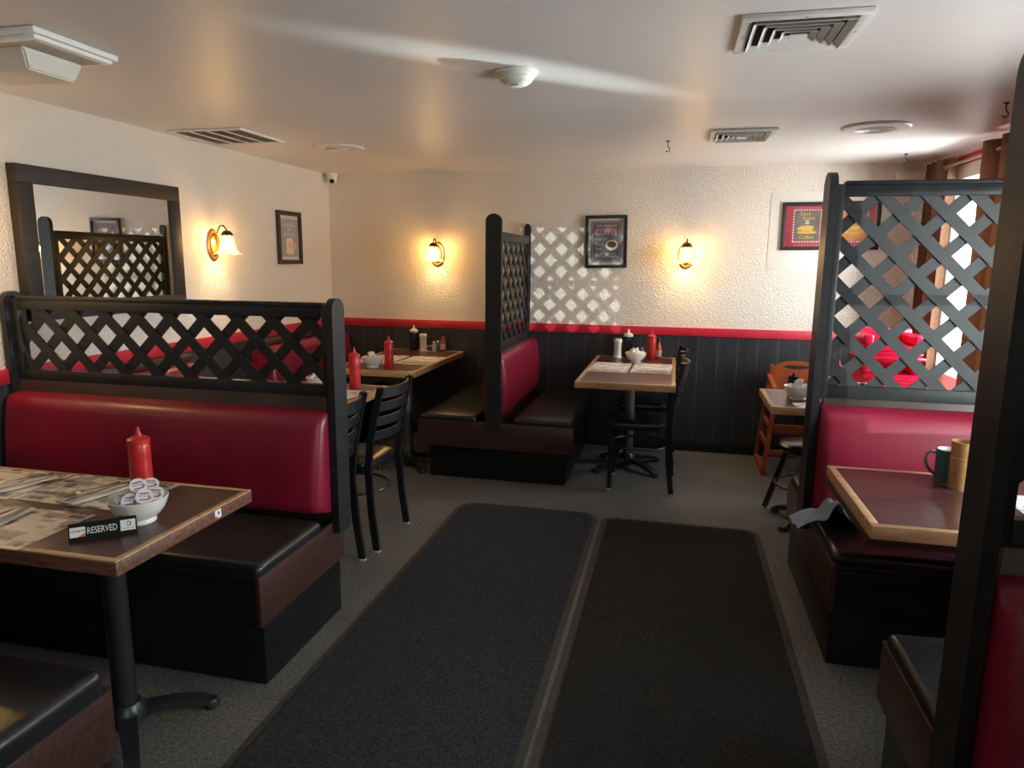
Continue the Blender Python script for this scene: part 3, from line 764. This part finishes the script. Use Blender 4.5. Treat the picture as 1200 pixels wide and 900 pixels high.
# placemats, napkins and cutlery
def placemat(label, x0, x1, y0, y1, z, mat='paper_print', rz=0, grp='paper placemats'):
    o = MB().box(-(x1-x0)/2, (x1-x0)/2, -(y1-y0)/2, (y1-y0)/2, 0, .0007).build('placemat', mat, None, ((x0+x1)/2, (y0+y1)/2, z+.0003), smooth=False)
    o.rotation_euler = (0, 0, rz); return tag(o, label, 'placemat', grp)
placemat('printed paper placemat nearest the reserved sign, on the front edge', -2.14, -1.715, 1.432, 1.707, .77)
placemat('printed paper placemat behind the near bowl at left', -2.105, -1.672, 1.755, 2.032, .77, rz=-.02)
placemat('printed paper placemat at the left edge by the booth back', -2.56, -2.115, 1.745, 2.025, .77, rz=.02)
placemat('printed paper placemat on the front edge at far left', -2.60, -2.165, 1.43, 1.70, .77)
placemat('pale placemat by the chair at the lattice-hidden table', -2.10, -1.79, 3.36, 3.86, .77, 'paper_pale', -.05)
placemat('pale placemat at the near end of the lattice-hidden table', -2.08, -1.78, 2.88, 3.33, .77, 'paper_pale', .03)
placemat('pale placemat on the bench side of the lattice-hidden table', -2.44, -2.13, 3.30, 3.72, .77, 'paper_pale', .02)
placemat('pale printed placemat on the aisle side of the far left table', -2.10, -1.815, 4.96, 5.41, .77, 'paper_pale', -.03)
placemat('pale printed placemat on the bench side of the far left table', -2.435, -2.13, 4.93, 5.40, .77, 'paper_pale', .02)
placemat('left one of the two pale placemats on the pedestal table', -.585, -.302, 4.93, 5.40, .785, 'paper_pale', -.02)
placemat('right one of the two pale placemats on the pedestal table', -.280, .003, 4.96, 5.43, .785, 'paper_pale', -.03)
placemat('white and blue placemat seen past the big right post', 1.13, 1.52, 2.42, 2.66, .77, 'paper_pale', .02)
placemat('small pale placemat beside the bowl on the right table', .69, 1.0, 4.06, 4.19, .77, 'paper_pale', .05)

def napkin_obj(label, x, y, z, rz, L=.20, W=.085):
    def f(u, v): return ((u-.5)*W, (v-.5)*L, .004+.003*math.sin(u*9+v*4)*math.sin(v*5)+.004*u)
    mb = MB().grid(10, 14, f, .002)
    o = mb.build('paper_napkin', 'napkin', None, (x, y, z), True, 60); o.rotation_euler = (0, 0, rz)
    return tag(o, label, 'napkin', 'folded paper napkins')
FK = []
def fork(label, x, y, z, rz):
    if FK:
        return dup(FK[0], (x, y, z), rz, label)
    t = thing('fork', label, 'fork', (x, y, z), rz, 'dinner forks'); FK.append(t)
    MB().bar([(0, -.095, .003), (0, -.06, .004), (0, .0, .007), (0, .03, .010)], (1, 0, 0), [.015, .012, .006, .006], .002).build('handle', 'cutlery', t)
    h = MB().bar([(0, .0302, .010), (0, .042, .009), (0, .055, .006)], (1, 0, 0), [.007, .020, .024], .002)
    for k in range(4): h.bar([((k-1.5)*.0066, .0552, .006), ((k-1.5)*.0066, .08, .003), ((k-1.5)*.0064, .098, .007)], (1, 0, 0), [.0042, .0038, .0025], .0018)
    h.build('tines', 'cutlery', t); return t
KN = []
def knife(label, x, y, z, rz):
    if KN: return dup(KN[0], (x, y, z), rz, label)
    t = thing('table_knife', label, 'knife', (x, y, z), rz, 'table knives'); KN.append(t)
    MB().bar([(0, -.105, .003), (0, -.08, .004), (0, 0, .004)], (1, 0, 0), [.016, .014, .011], .005).build('handle', 'cutlery', t)
    MB().bar([(0, .0002, .004), (.001, .03, .004), (.003, .09, .003), (.005, .112, .003)], (1, 0, 0), [.011, .017, .016, .006], .0016).build('blade', 'cutlery', t)
    return t
for (x, y, rz, wh) in ((-1.865, 1.865, -.25, 'on the placemat behind the bowl'), (-2.20, 1.875, -.30, 'at the left edge by the booth back'), (-1.96, 1.575, .10, 'on the placemat nearest the reserved sign')):
    napkin_obj('folded napkin '+wh, x, y, .772, rz, .22, .10)
    s = math.sin(rz); c = math.cos(rz)
    fork('steel fork lying on the napkin '+wh, x-.018*c, y-.018*s, .781, rz+PI)
    knife('steel knife lying on the napkin '+wh, x+.020*c, y+.020*s, .783, rz+PI)
napkin_obj('folded napkin on the left placemat of the pedestal table', -.47, 5.02, .7865, 1.45, .2, .08)
napkin_obj('folded napkin on the right placemat of the pedestal table', -.12, 5.05, .7865, 1.5, .2, .08)
napkin_obj('folded napkin on the aisle side of the far left table', -1.95, 5.08, .7715, 1.45, .2, .08)
napkin_obj('folded napkin on the bench side of the lattice-hidden table', -2.26, 3.45, .7715, .1, .2, .08)
napkin_obj('folded napkin by the chair at the lattice-hidden table', -1.95, 3.50, .7715, .1, .2, .08)

# mug, tumblers
mg = thing('coffee_mug', 'teal coffee mug with pale inside on the right table', 'mug', (1.012, 2.777, .77), 0)
MB().lathe([(0, 0), (.039, 0), (.041, .004), (.041, .120), (.038, .122)], seg=32, cap=False).build('mug_body', 'mug_teal', mg)
MB().lathe([(.0378, .1222), (.037, .118), (.036, .012), (0, .010)], seg=32, cap=False).build('mug_inside', 'ceramic', mg)
MB().tube([(-.040, 0, .105), (-.058, 0, .112), (-.074, 0, .098), (-.077, 0, .075), (-.068, 0, .05), (-.052, 0, .032), (-.040, 0, .026)], .0055, 10).build('handle', 'pewter', mg)
def tumbler(label, loc):
    t = thing('tumbler', label, 'tumbler', loc, 0, 'amber tumblers')
    MB().lathe([(0, 0), (.031, 0), (.033, .004), (.0365, .10), (.037, .118), (.0345, .118), (.030, .008), (0, .007)], seg=32).build('tumbler_body', 'amber_plastic', t)
    MB().tube([(.0375*math.cos(2*PI*k/32), .0375*math.sin(2*PI*k/32), .116) for k in range(32)], .0022, 8, True).build('rim', 'amber_plastic', t)
    return t
tb = tumbler('amber plastic tumbler standing on the right table, lower of two', (1.022, 2.688, .77))
dup(tb, (1.022, 2.688, .77+.057), .3, 'amber plastic tumbler nested in the lower one')
# crumpled cloth on the right booth seat
def cl(u, v):
    x = (u-.5)*.27; y = (v-.5)*.13
    z = .012+.030*abs(math.sin(u*PI*2.0+.4))*(1-.5*abs(v-.5))+.075*math.exp(-((u-.55)**2)/.012)*(1-v*.4)+.01*math.sin(v*9)
    if u < .3: z = z*.6-(.3-u)*.12+.012
    return (x, y, z)
o = MB().grid(26, 16, cl, .003).build('cloth_napkin', 'napkin_grey', None, (.668, 3.005, .490), True, 70); o.rotation_euler = (0, 0, .12)
tag(o, 'crumpled blue-grey cloth napkin on the right booth seat', 'napkin')
# small things on the right tables
ca = thing('sugar_caddy', 'small brown sugar packet caddy seen through the right lattice', 'caddy', (1.13, 4.50, .77))
MB().box(-.045, .045, -.03, .03, 0, .045, .006).build('tray', 'chair_orange', ca)
for k in range(3): MB().box(-.032+k*.022, -.016+k*.022, -.022, .022, .0455, .085, .002).build('packet', ('label_pale', 'pewter', 'label_pale')[k], ca)
bb = thing('butter_dish', 'small yellow dish seen through the right lattice', 'dish', (1.30, 4.56, .77))
MB().lathe([(0, 0), (.03, 0), (.034, .01), (.048, .05), (.044, .05), (.03, .012), (0, .01)], seg=24).build('dish', 'ceramic', bb)
MB().lathe([(0, .03), (.038, .04), (.036, .06), (.02, .072), (0, .075)], seg=20).build('contents', 'lemon_yellow', bb)

# ------------------------------------------------------------------ wall things
def sconce(label, loc, rz):
    """local: wall plane y=0, room is -y"""
    t = thing('wall_sconce', label, 'wall lamp', loc, rz, 'lit glass wall lamps')
    def ov(r, z, a): return (r*math.hypot(.62*math.cos(a), 1.0*math.sin(a)) if r else 0, z)
    pl = MB()
    b = bmesh.new()
    prof = [(.105, 0), (.105, .008), (.094, .014), (.078, .012), (.072, .020), (.045, .026), (.0, .028)]
    rings = [[b.verts.new((.62*r*math.cos(2*PI*k/36), -z-.001, r*math.sin(2*PI*k/36))) for k in range(36)] for r, z in prof]
    for i in range(len(rings)-1):
        for k in range(36): l = (k+1) % 36; b.faces.new((rings[i][k], rings[i][l], rings[i+1][l], rings[i+1][k]))
    b.faces.new(rings[0]); bmesh.ops.remove_doubles(b, verts=b.verts, dist=1e-6); bmesh.ops.recalc_face_normals(b, faces=b.faces)
    pl._merge(b); pl.build('wall_plate', 'brass', t)
    arm = [(0, -.026, -.005), (0, -.034, .045), (0, -.042, .09), (0, -.062, .125), (0, -.088, .128), (0, -.107, .108), (0, -.112, .092)]
    MB().tube(arm, .0048, 10).build('arm', 'bronze', t)
    C = (0, -.112, 0)
    MB().lathe([(.008, .096), (.022, .092), (.036, .076), (.040, .062), (.036, .060), (.0, .062)], C, 24).build('shade_cap', 'bronze', t)
    def ruf(r, z, a):
        k = max(0, (.03-z)/.11); return (r+.010*k*k*math.cos(6*a), z-.009*k*k*math.cos(6*a))
    MB().lathe([(.034, .0595), (.040, .045), (.046, .02), (.050, -.005), (.056, -.028), (.068, -.046), (.086, -.058), (.084, -.060), (.066, -.049), (.053, -.030), (.047, -.005), (.043, .02), (.037, .044), (.031, .058)], C, 48, fn=ruf, cap=False).build('glass_shade', 'shade_glass', t)
    MB().lathe([(.0, -.030), (.014, -.028), (.024, -.010), (.023, .008), (.014, .028), (.011, .045), (0, .046)], C, 20).build('bulb', 'bulb_lit', t)
    l = bpy.data.lights.new('sconce_light', 'POINT'); l.energy = 30.0; l.color = (1, .66, .30); l.shadow_soft_size = .035
    lo = bpy.data.objects.new('sconce_light', l); COL.objects.link(lo)
    M = Tr(*loc) @ Rz(rz); lo.location = M @ Vector((0, -.115, .018))
    return t
sconce('lit tulip-glass wall lamp on the left wall right of the mirror', (XL, 4.19, 1.647), PI/2)
sconce('lit tulip-glass wall lamp on the left wall, near side of the mirror', (XL, 2.33, 1.647), PI/2)
sconce('lit tulip-glass wall lamp on the back wall left of the tall divider', (-2.034, D, 1.612), 0)
sconce('lit tulip-glass wall lamp on the back wall right of the coffee poster', (.075, D, 1.615), 0)

def frame_part(t, w, h, fw, d, mat='ink_black', glass=True):
    m_ = MB()
    m_.box(-w/2, w/2, -d, 0, h/2-fw, h/2, .003).box(-w/2, w/2, -d, 0, -h/2, -h/2+fw, .003)
    m_.box(-w/2, -w/2+fw, -d, 0, -h/2+fw, h/2-fw, .003).box(w/2-fw, w/2, -d, 0, -h/2+fw, h/2-fw, .003)
    m_.build('frame', mat, t)
F0 = Rx(PI/2)      # text plane -> facing -y
def at(x, z, y): return Tr(x, y, z) @ F0
def disc(x, z, rx, rz_, y, d=.0006, n=28, a0=0, a1=2*PI):
    return [(x+rx*math.cos(a0+(a1-a0)*k/n), y, z+rz_*math.sin(a0+(a1-a0)*k/n)) for k in range(n)], (0, -d, 0)
# coffee poster
p = thing('framed_poster', 'black framed slate poster reading COFFEE on the back wall', 'picture', (-.572, D-.001, 1.722), 0, 'framed coffee prints'); p.rotation_euler = (0, -.02, 0)
frame_part(p, .342, .425, .026, .022)
MB().box(-.146, .146, -.006, -.0005, -.188, .188).build('mat_board', 'mat_board', p, smooth=False)
pr = MB().box(-.122, .122, -.0085, -.0062, -.166, .166).build('print', 'poster_slate', p, smooth=False)
k_ = MB()
for (a, b_, c, d) in ((-.112, .112, .154, .157), (-.112, .112, -.157, -.154), (-.112, -.109, -.154, .154), (.109, .112, -.154, .154)): k_.box(a, b_, -.0094, -.0086, c, d)
k_.build('border_line', 'ink_pink', pr, smooth=False)
MB().text('WITH ENOUGH', .026, .0004, at(0, .128, -.0092), width=.165).build('lettering', 'ink_pink', pr, smooth=False)
MB().text('COFFEE', .070, .0004, at(0, .075, -.0092), width=.178).build('lettering', 'ink_pink', pr, smooth=False)
MB().text('I could', .040, .0004, at(-.042, .022, -.0092), width=.09).build('lettering', 'mat_board', pr, smooth=False)
MB().text('RULE', .040, .0004, at(-.055, -.018, -.0092), width=.07).build('lettering', 'mat_board', pr, smooth=False)
MB().text('the', .032, .0004, at(-.062, -.058, -.0092), width=.04).build('lettering', 'mat_board', pr, smooth=False)
MB().text('WORLD.', .052, .0004, at(0, -.110, -.0092), width=.180).build('lettering', 'mat_board', pr, smooth=False)
cp = MB().poly(*disc(.045, -.028, .050, .042, -.0087)).build('cup_picture', 'ink_cream', pr, smooth=False)
MB().poly(*disc(.045, -.022, .038, .026, -.0094)).build('coffee', 'coffee_brown', cp, smooth=False)
MB().box(-.146, .146, -.0145, -.0135, -.188, .188).build('glazing', 'picture_glass', p, smooth=False)
# mug print on left wall
p = thing('framed_poster', 'dark framed grey print of a mug on the left wall', 'picture', (XL+.001, 5.146, 1.726), PI/2, 'framed coffee prints')
frame_part(p, .352, .415, .034, .024, 'frame_wood')
MB().box(-.143, .143, -.006, -.0005, -.174, .174).build('mat_board', 'mat_board', p, smooth=False)
pr = MB().box(-.136, .136, -.0085, -.0062, -.150, .148).build('print', 'poster_grey', p, smooth=False)
MB().text('A HUG', .050, .0004, at(0, .100, -.0092), width=.16).build('lettering', 'mat_board', pr, smooth=False)
MB().text('IN', .034, .0004, at(0, .062, -.0092), width=.035).build('lettering', 'mat_board', pr, smooth=False)
MB().text('A MUG', .040, .0004, at(0, .024, -.0092), width=.17).build('lettering', 'mat_board', pr, smooth=False)
mu = MB().poly([(-.045, -.0087, -.015), (.050, -.0087, -.015), (.052, -.0087, -.105), (-.047, -.0087, -.105)], (0, -.0006, 0))
mu.poly(*disc(.002, -.015, .048, .014, -.0086)).poly(*disc(.004, -.110, .062, .020, -.0086))
mu.tube([(.048+.034*math.sin(PI*k/10), -.009, -.025-.072*k/10) for k in range(11)], .004, 6)
mu.build('mug_picture', 'ink_cream', pr, smooth=False)
MB().box(-.022, .038, -.0098, -.0092, -.085, -.030).build('mug_patch', 'ink_pink', pr, smooth=False)
# dark roast print
p = thing('framed_poster', 'wide framed red print reading Dark Roast Coffee behind the right lattice', 'picture', (1.128, D-.005, 1.845), 0, 'framed coffee prints'); p.rotation_euler = (0, -.01, 0)
frame_part(p, .70, .362, .026, .02)
pr = MB().box(-.325, .325, -.0085, -.0005, -.156, .156).build('print', 'poster_red', p, smooth=False)
for (cx, mt) in ((-.165, 'poster_olive'), (.165, 'poster_orange')):
    q = MB().box(cx-.088, cx+.088, -.0094, -.0086, -.108, .112).build('stamp_panel', mt, pr, smooth=False)
    dots = MB()
    for k in range(12):
        for sx in (-1, 1): dots.box(cx+sx*.098-.005, cx+sx*.098+.005, -.0094, -.0086, -.116+k*.0205, -.105+k*.0205)
    for k in range(10):
        for sz in (-.118, .122): dots.box(cx-.094+k*.0205, cx-.083+k*.0205, -.0094, -.0086, sz-.005, sz+.005)
    dots.build('dotted_border', 'ink_white', pr, smooth=False)
    cu = MB().poly([(cx-.05, -.0096, -.005), (cx+.05, -.0096, -.005), (cx+.034, -.0096, -.040), (cx-.034, -.0096, -.040)], (0, -.0005, 0))
    cu.poly(*disc(cx, -.046, .072, .012, -.0095)).poly(*disc(cx, -.004, .050, .010, -.0096)).poly(*disc(cx-.055, -.018, .014, .012, -.0096))
    cu.build('cup_picture', 'ink_gold' if cx < 0 else 'lemon_yellow', q, smooth=False)
    for zz in (.022, .038): MB().poly(*disc(cx, zz, .018-.1*(zz-.02), .006, -.0096)).build('steam', 'ink_cream', q, smooth=False)
MB().text('Dark', .036, .0004, at(-.18, .092, -.0100), width=.075).build('lettering', 'ink_gold', pr, smooth=False)
MB().text('Roast', .036, .0004, at(-.155, .060, -.0100), width=.088).build('lettering', 'ink_gold', pr, smooth=False)
MB().text('Coffee', .036, .0004, at(-.165, -.082, -.0100), width=.105).build('lettering', 'ink_gold', pr, smooth=False)
MB().text('~~~~~~~~', .030, .0004, at(-.165, .138, -.0092), width=.18).build('flourish', 'ink_pink', pr, smooth=False)
MB().text('~~~~~~~~', .030, .0004, at(-.165, -.142, -.0092), width=.18).build('flourish', 'ink_pink', pr, smooth=False)
MB().box(-.325, .325, -.0135, -.0125, -.156, .156).build('glazing', 'picture_glass', p, smooth=False)
# mirror
mr = thing('wall_mirror', 'large dark wood framed mirror on the left wall', 'mirror', (XL+.001, 3.27, 1.618), PI/2)
w, h, fw = 1.10, .735, .085
frame_part(mr, w, h, fw, .056, 'frame_wood')
MB().box(-w/2+.06, w/2-.06, -.044, -.001, -h/2+.06, h/2-.06).build('mirror_glass', 'mirror_glass', mr, smooth=False)
# security camera
sc_ = thing('security_camera', 'small white dome camera in the top left corner', 'camera', (-2.975, D-.075, CEIL-.001), 0)
MB().lathe([(.05, 0), (.05, -.02), (.046, -.03)], seg=28).build('mount', 'white_plastic', sc_)
MB().lathe([(.0, -.085), (.02, -.083), (.036, -.072), (.044, -.055), (.044, -.0302)], seg=28).build('dome', 'white_plastic', sc_)
MB().lathe([(0, .048), (.012, .046), (.020, .040), (.022, .034), (.0, .033)], (0, 0, 0), 20, M=Tr(0, 0, -.055) @ Rz(.35) @ Rx(PI/2+.35)).build('lens', 'lens_black', sc_)
# white wall box
wb = thing('wall_unit', 'small white rounded box high on the back wall left of the curtain', 'wall box', (1.66, D-.001, 2.165))
MB().box(-.11, .09, -.05, 0, -.075, .075, .018, 4).build('cover', 'white_plastic', wb)
MB().box(-.09, .07, -.054, -.0505, -.03, -.02, .001).build('slot', 'vent_cream', wb)

# curtains
rod = thing('curtain_rod', 'thin metal curtain rod above the right window', 'curtain rod', (XR-.11, 4.7, 2.205))
MB().tube([(0, -.98, 0), (0, 1.08, 0)], .009, 12).build('rod', 'curtain_rod', rod)
for y in (-.93, .9): MB().tube([(.0, y, 0), (.10, y, .012), (.108, y, .012)], .006, 8).build('bracket', 'curtain_rod', rod)
for y in (-.98, 1.08): MB().lathe([(0, -.02), (.016, -.014), (.02, 0), (.016, .014), (0, .02)], (0, y, 0), 16).build('finial', 'curtain_rod', rod)
def curtain(label, y0, y1, n, zt, zb, seed, grp='brown curtains'):
    t = thing('curtain', label, 'curtain', (XR-.11, (y0+y1)/2, 0), 0, grp); h = (y1-y0)/2; g_ = random.Random(seed); ph = g_.random()*6
    def f(u, v):
        z = zb+(zt-zb)*v; a = u*n*2*PI+ph*0; amp = .042*(1+.25*math.sin(3*u+ph)); fl_ = 1-.06*math.sin(PI*v)
        return (amp*math.sin(a)*(.85+.15*v), -h*fl_+2*h*fl_*u+.012*math.sin(a*2+ph), z)
    MB().grid(n*14+1, 16, f, .003).build('fabric', 'curtain_fabric', t, ang=80)
    for k in range(n*2+1):
        u = k/(n*2); y = -h+2*h*u
        if abs(y) < h-.005:
            MB().tube([(.0+.004, y+.02*math.cos(2*PI*q_/16), 2.205+.02*math.sin(2*PI*q_/16)) for q_ in range(16)], .004, 6, True).build('grommet', 'curtain_rod', t)
    return t
curtain('brown grommet curtain in the back corner at the far side of the window', 5.32, 5.70, 3, 2.262, .30, 3)
curtain('brown grommet curtain on the near side of the window behind the lattice', 3.80, 4.72, 4, 2.262, .30, 5)

# ------------------------------------------------------------------ ceiling things
def square_vent(label, x, y, s, grp='square ceiling diffusers'):
    t = thing('ceiling_vent', label, 'ceiling vent', (x, y, CEIL-.001), 0, grp); h = s/2
    MB().box(-h*.86, h*.86, -h*.86, h*.86, -.003, -.0005).build('backing_plate', 'dark_void', t, smooth=False)  # flat dark plate, no opening above; its colour stands in for recess shade
    fw = s*.09; m_ = MB()
    for (a, b_, c, d) in ((-h, h, -h, -h+fw), (-h, h, h-fw, h), (-h, -h+fw, -h+fw, h-fw), (h-fw, h, -h+fw, h-fw)):
        m_.box(a, b_, c, d, -.014, 0, .003)
    m_.build('frame', 'vent_white', t)
    for k, q in enumerate((.80, .62, .45, .29)):
        r0, r1 = h*q, h*(q-.092); l = MB()
        for a in range(4):
            l.poly([(-r0, -r0, -.022), (r0, -r0, -.022), (r1, -r1, -.004), (-r1, -r1, -.004)], (0, 0, .0016), M=Rz(a*PI/2))
        l.build('louver', 'vent_white', t, smooth=False)
    l = MB(); r = h*.14
    l.box(-r, r, -r, r, -.022, -.018); l.build('centre_cap', 'vent_white', t, smooth=False)
    for sx, sy in ((1, 0), (-1, 0), (0, 1), (0, -1)):
        MB().lathe([(0, -.0158), (.004, -.0150), (.004, -.0141)], (sx*(h-fw/2), sy*(h-fw/2), 0), 10).build('screw', 'pewter', t)
square_vent('larger square ceiling vent at the top right', .345, 2.545, .375)
square_vent('smaller-looking square ceiling vent above the coffee poster wall, farther back', .335, 4.43, .365)
def round_vent(label, x, y, r):
    t = thing('ceiling_vent', label, 'ceiling vent', (x, y, CEIL-.001), 0, 'round ceiling diffusers')
    MB().lathe([(r, 0), (r, -.004), (r*.95, -.012), (r*.60, -.016), (r*.57, -.008), (0, -.008)], seg=48).build('plate', 'vent_white', t)
    for q in (.50, .40, .30, .20): MB().lathe([(r*q, -.0085), (r*(q+.035), -.018), (r*(q+.05), -.018), (r*(q+.02), -.0085)], seg=40, cap=False).build('ring', 'vent_white', t)
    MB().lathe([(r*.12, -.0085), (r*.12, -.018), (0, -.018)], seg=24).build('centre_cap', 'vent_white', t)
round_vent('round ceiling vent near the far left corner', -2.24, 4.47, .165)
round_vent('round ceiling vent at right above the lattice', 1.025, 4.33, .175)
gr = thing('return_grille', 'wide louvred grille on the ceiling beside the left wall', 'ceiling grille', (-2.715, 3.94, CEIL-.001))
m_ = MB(); hx, hy, fw = .245, .235, .022
for (a, b_, c, d) in ((-hx, hx, -hy, -hy+fw), (-hx, hx, hy-fw, hy), (-hx, -hx+fw, -hy+fw, hy-fw), (hx-fw, hx, -hy+fw, hy-fw)): m_.box(a, b_, c, d, -.012, 0, .002)
m_.build('frame', 'vent_white', gr)
MB().box(-hx+.02, hx-.02, -hy+.02, hy-.02, -.002, -.0005).build('backing_plate', 'vent_cream', gr, smooth=False)
m_ = MB()
for k in (1, 2, 3): m_.box(-hx+fw+k*(2*hx-2*fw)/4-.005, -hx+fw+k*(2*hx-2*fw)/4+.005, -hy+fw, hy-fw, -.012, -.003)
m_.build('divider', 'vent_white', gr, smooth=False)
m_ = MB()
for k in range(26):
    y = -hy+fw+.008+k*(2*hy-2*fw-.012)/26
    m_.poly([(-hx+fw, y, -.010), (hx-fw, y, -.010), (hx-fw, y+.011, -.004), (-hx+fw, y+.011, -.004)], (0, .001, .001))
m_.build('louvers', 'vent_cream', gr, smooth=False)
sm = thing('smoke_detector', 'cream smoke detector in the middle of the ceiling', 'smoke detector', (-.660, 2.865, CEIL-.001))
MB().lathe([(.085, 0), (.085, -.008), (.080, -.010)], seg=36).build('mount', 'white_plastic', sm)
MB().lathe([(.072, -.0102), (.074, -.022), (.068, -.026)], seg=36).build('ring', 'white_plastic', sm)
MB().lathe([(.066, -.0262), (.064, -.034), (.048, -.046), (.030, -.052), (0, -.053)], seg=36).build('dome', 'white_plastic', sm)
MB().box(-.016, .016, -.030, -.022, -.0535, -.047, .002).build('slot', 'dark_void', sm)
fx = thing('ceiling_fixture', 'boxy white ceiling fixture cut off at the top left', 'ceiling light', (-2.31, 2.20, CEIL-.001))
MB().box(-.22, .24, -.20, .16, -.02, 0, .004).build('canopy', 'white_trim', fx)
MB().box(-.20, .225, -.185, .145, -.034, -.0202, .003).build('canopy_step', 'white_trim', fx)
MB().poly([(-.19, -.16, -.0342), (.20, -.16, -.0342), (.20, .125, -.0342), (-.19, .125, -.0342)], (0, 0, -.001)).build('reflector', 'vent_cream', fx, smooth=False)
b = bmesh.new()
A = [(-.23, -.13), (.115, -.13), (.115, .125), (-.23, .125)]; B = [(-.20, -.09), (.09, -.09), (.09, .105), (-.20, .105)]
va = [b.verts.new((x, y, -.0353)) for x, y in A]; vb = [b.verts.new((x, y, -.100)) for x, y in B]
for k in range(4): b.faces.new((va[k], va[(k+1) % 4], vb[(k+1) % 4], vb[k]))
b.faces.new(vb); b.faces.new(list(reversed(va))); bmesh.ops.bevel(b, geom=list(b.edges), offset=.006, segments=2, affect='EDGES')
bmesh.ops.recalc_face_normals(b, faces=b.faces); mb = MB(); mb._merge(b); mb.build('diffuser', 'white_plastic', fx)
def hook(label, x, y):
    t = thing('ceiling_hook', label, 'hook', (x, y, CEIL-.0005), 0, 'small ceiling hooks')
    MB().lathe([(.014, 0), (.012, -.004), (.005, -.007), (0, -.007)], seg=14).build('plate', 'ink_black', t)
    MB().tube([(0, 0, -.006), (0, 0, -.03), (.010, 0, -.045), (.012, 0, -.058), (0, 0, -.066), (-.012, 0, -.058)], .003, 8).build('hook', 'ink_black', t)
hook('small ceiling hook just left of the back corner curtain', 1.478, 5.378)
hook('small ceiling hook beside the big right post', 1.446, 3.805)
hook('tiny ceiling hook above the coffee poster', -.088, 4.59)

# ------------------------------------------------------------------ light
sc = bpy.context.scene
W = bpy.data.worlds.new('sky'); sc.world = W; W.use_nodes = True; nt = W.node_tree
bg = nt.nodes['Background']; tc = nt.nodes.new('ShaderNodeTexCoord'); sp = nt.nodes.new('ShaderNodeSeparateXYZ'); lk(nt, tc.outputs['Generated'], sp.inputs[0])
mp = nt.nodes.new('ShaderNodeMapRange'); mp.inputs['From Min'].default_value = -.6; mp.inputs['From Max'].default_value = .6; lk(nt, sp.outputs['Z'], mp.inputs['Value'])
lk(nt, ramp(nt, [(0, (.66, .66, .65)), (.45, (.90, .91, .92)), (.56, (1.15, 1.18, 1.2)), (.76, (1.0, 1.06, 1.1)), (1, (.50, .57, .65))], mp.outputs[0]), bg.inputs['Color'])
bg.inputs['Strength'].default_value = 23.0
for i, (a, b_, z0, z1) in enumerate(WIN):
    l = bpy.data.lights.new('daylight_portal', 'AREA'); l.shape = 'RECTANGLE'; l.size = z1-z0; l.size_y = b_-a; l.cycles.is_portal = True
    o = bpy.data.objects.new('daylight_portal', l); COL.objects.link(o); o.location = (XR+.152, (a+b_)/2, (z0+z1)/2); o.rotation_euler = (0, PI/2, 0)
def spot(loc, target, deg, energy, color, size=.05, blend=.15):
    l = bpy.data.lights.new('sun_glint', 'SPOT'); l.energy = energy; l.color = color; l.spot_size = math.radians(deg); l.spot_blend = blend; l.shadow_soft_size = size
    o = bpy.data.objects.new('sun_glint', l); COL.objects.link(o); o.location = loc
    o.rotation_euler = (Vector(target)-Vector(loc)).to_track_quat('-Z', 'Y').to_euler(); return o
# low sun glancing off something parked outside: comes in at the second window and through the lattice
d = Vector((-.762, 1, -.016)); tgt = Vector((XR, 2.21, 1.40))
spot(tgt-d*28, tgt, 3.3, 46000, (.90, 1.0, .98), .02)
# a second glint slides up along the ceiling
spot((7.5, 10.55, .35), (-.60, 2.83, CEIL), 1.7, 17000, (.9, 1, 1), .05, 1.0)

# ------------------------------------------------------------------ camera
f_, p_, y_, r_ = 813.4855, math.radians(-10.0468), math.radians(-13.05436), math.radians(.541066)
F = Vector((math.sin(y_)*math.cos(p_), math.cos(y_)*math.cos(p_), math.sin(p_)))
rt = Vector((math.cos(y_), -math.sin(y_), 0)); up = rt.cross(F)
R = math.cos(r_)*rt+math.sin(r_)*up; U = -math.sin(r_)*rt+math.cos(r_)*up
cam = bpy.data.cameras.new('camera'); cam.sensor_width = 36; cam.lens = f_/1200*36; cam.clip_start = .05
co = bpy.data.objects.new('camera', cam); COL.objects.link(co)
co.matrix_world = Matrix(((R.x, U.x, -F.x, 0), (R.y, U.y, -F.y, 0), (R.z, U.z, -F.z, 1.5591), (0, 0, 0, 1)))
sc.camera = co
sc.view_settings.view_transform = 'Standard'; sc.view_settings.look = 'None'; sc.view_settings.gamma = 1
sc.view_settings.use_curve_mapping = False; sc.view_settings.exposure = 0.0
sc.cycles.use_denoising = True; sc.cycles.max_bounces = 10; sc.cycles.diffuse_bounces = 6; sc.cycles.sample_clamp_indirect = 6
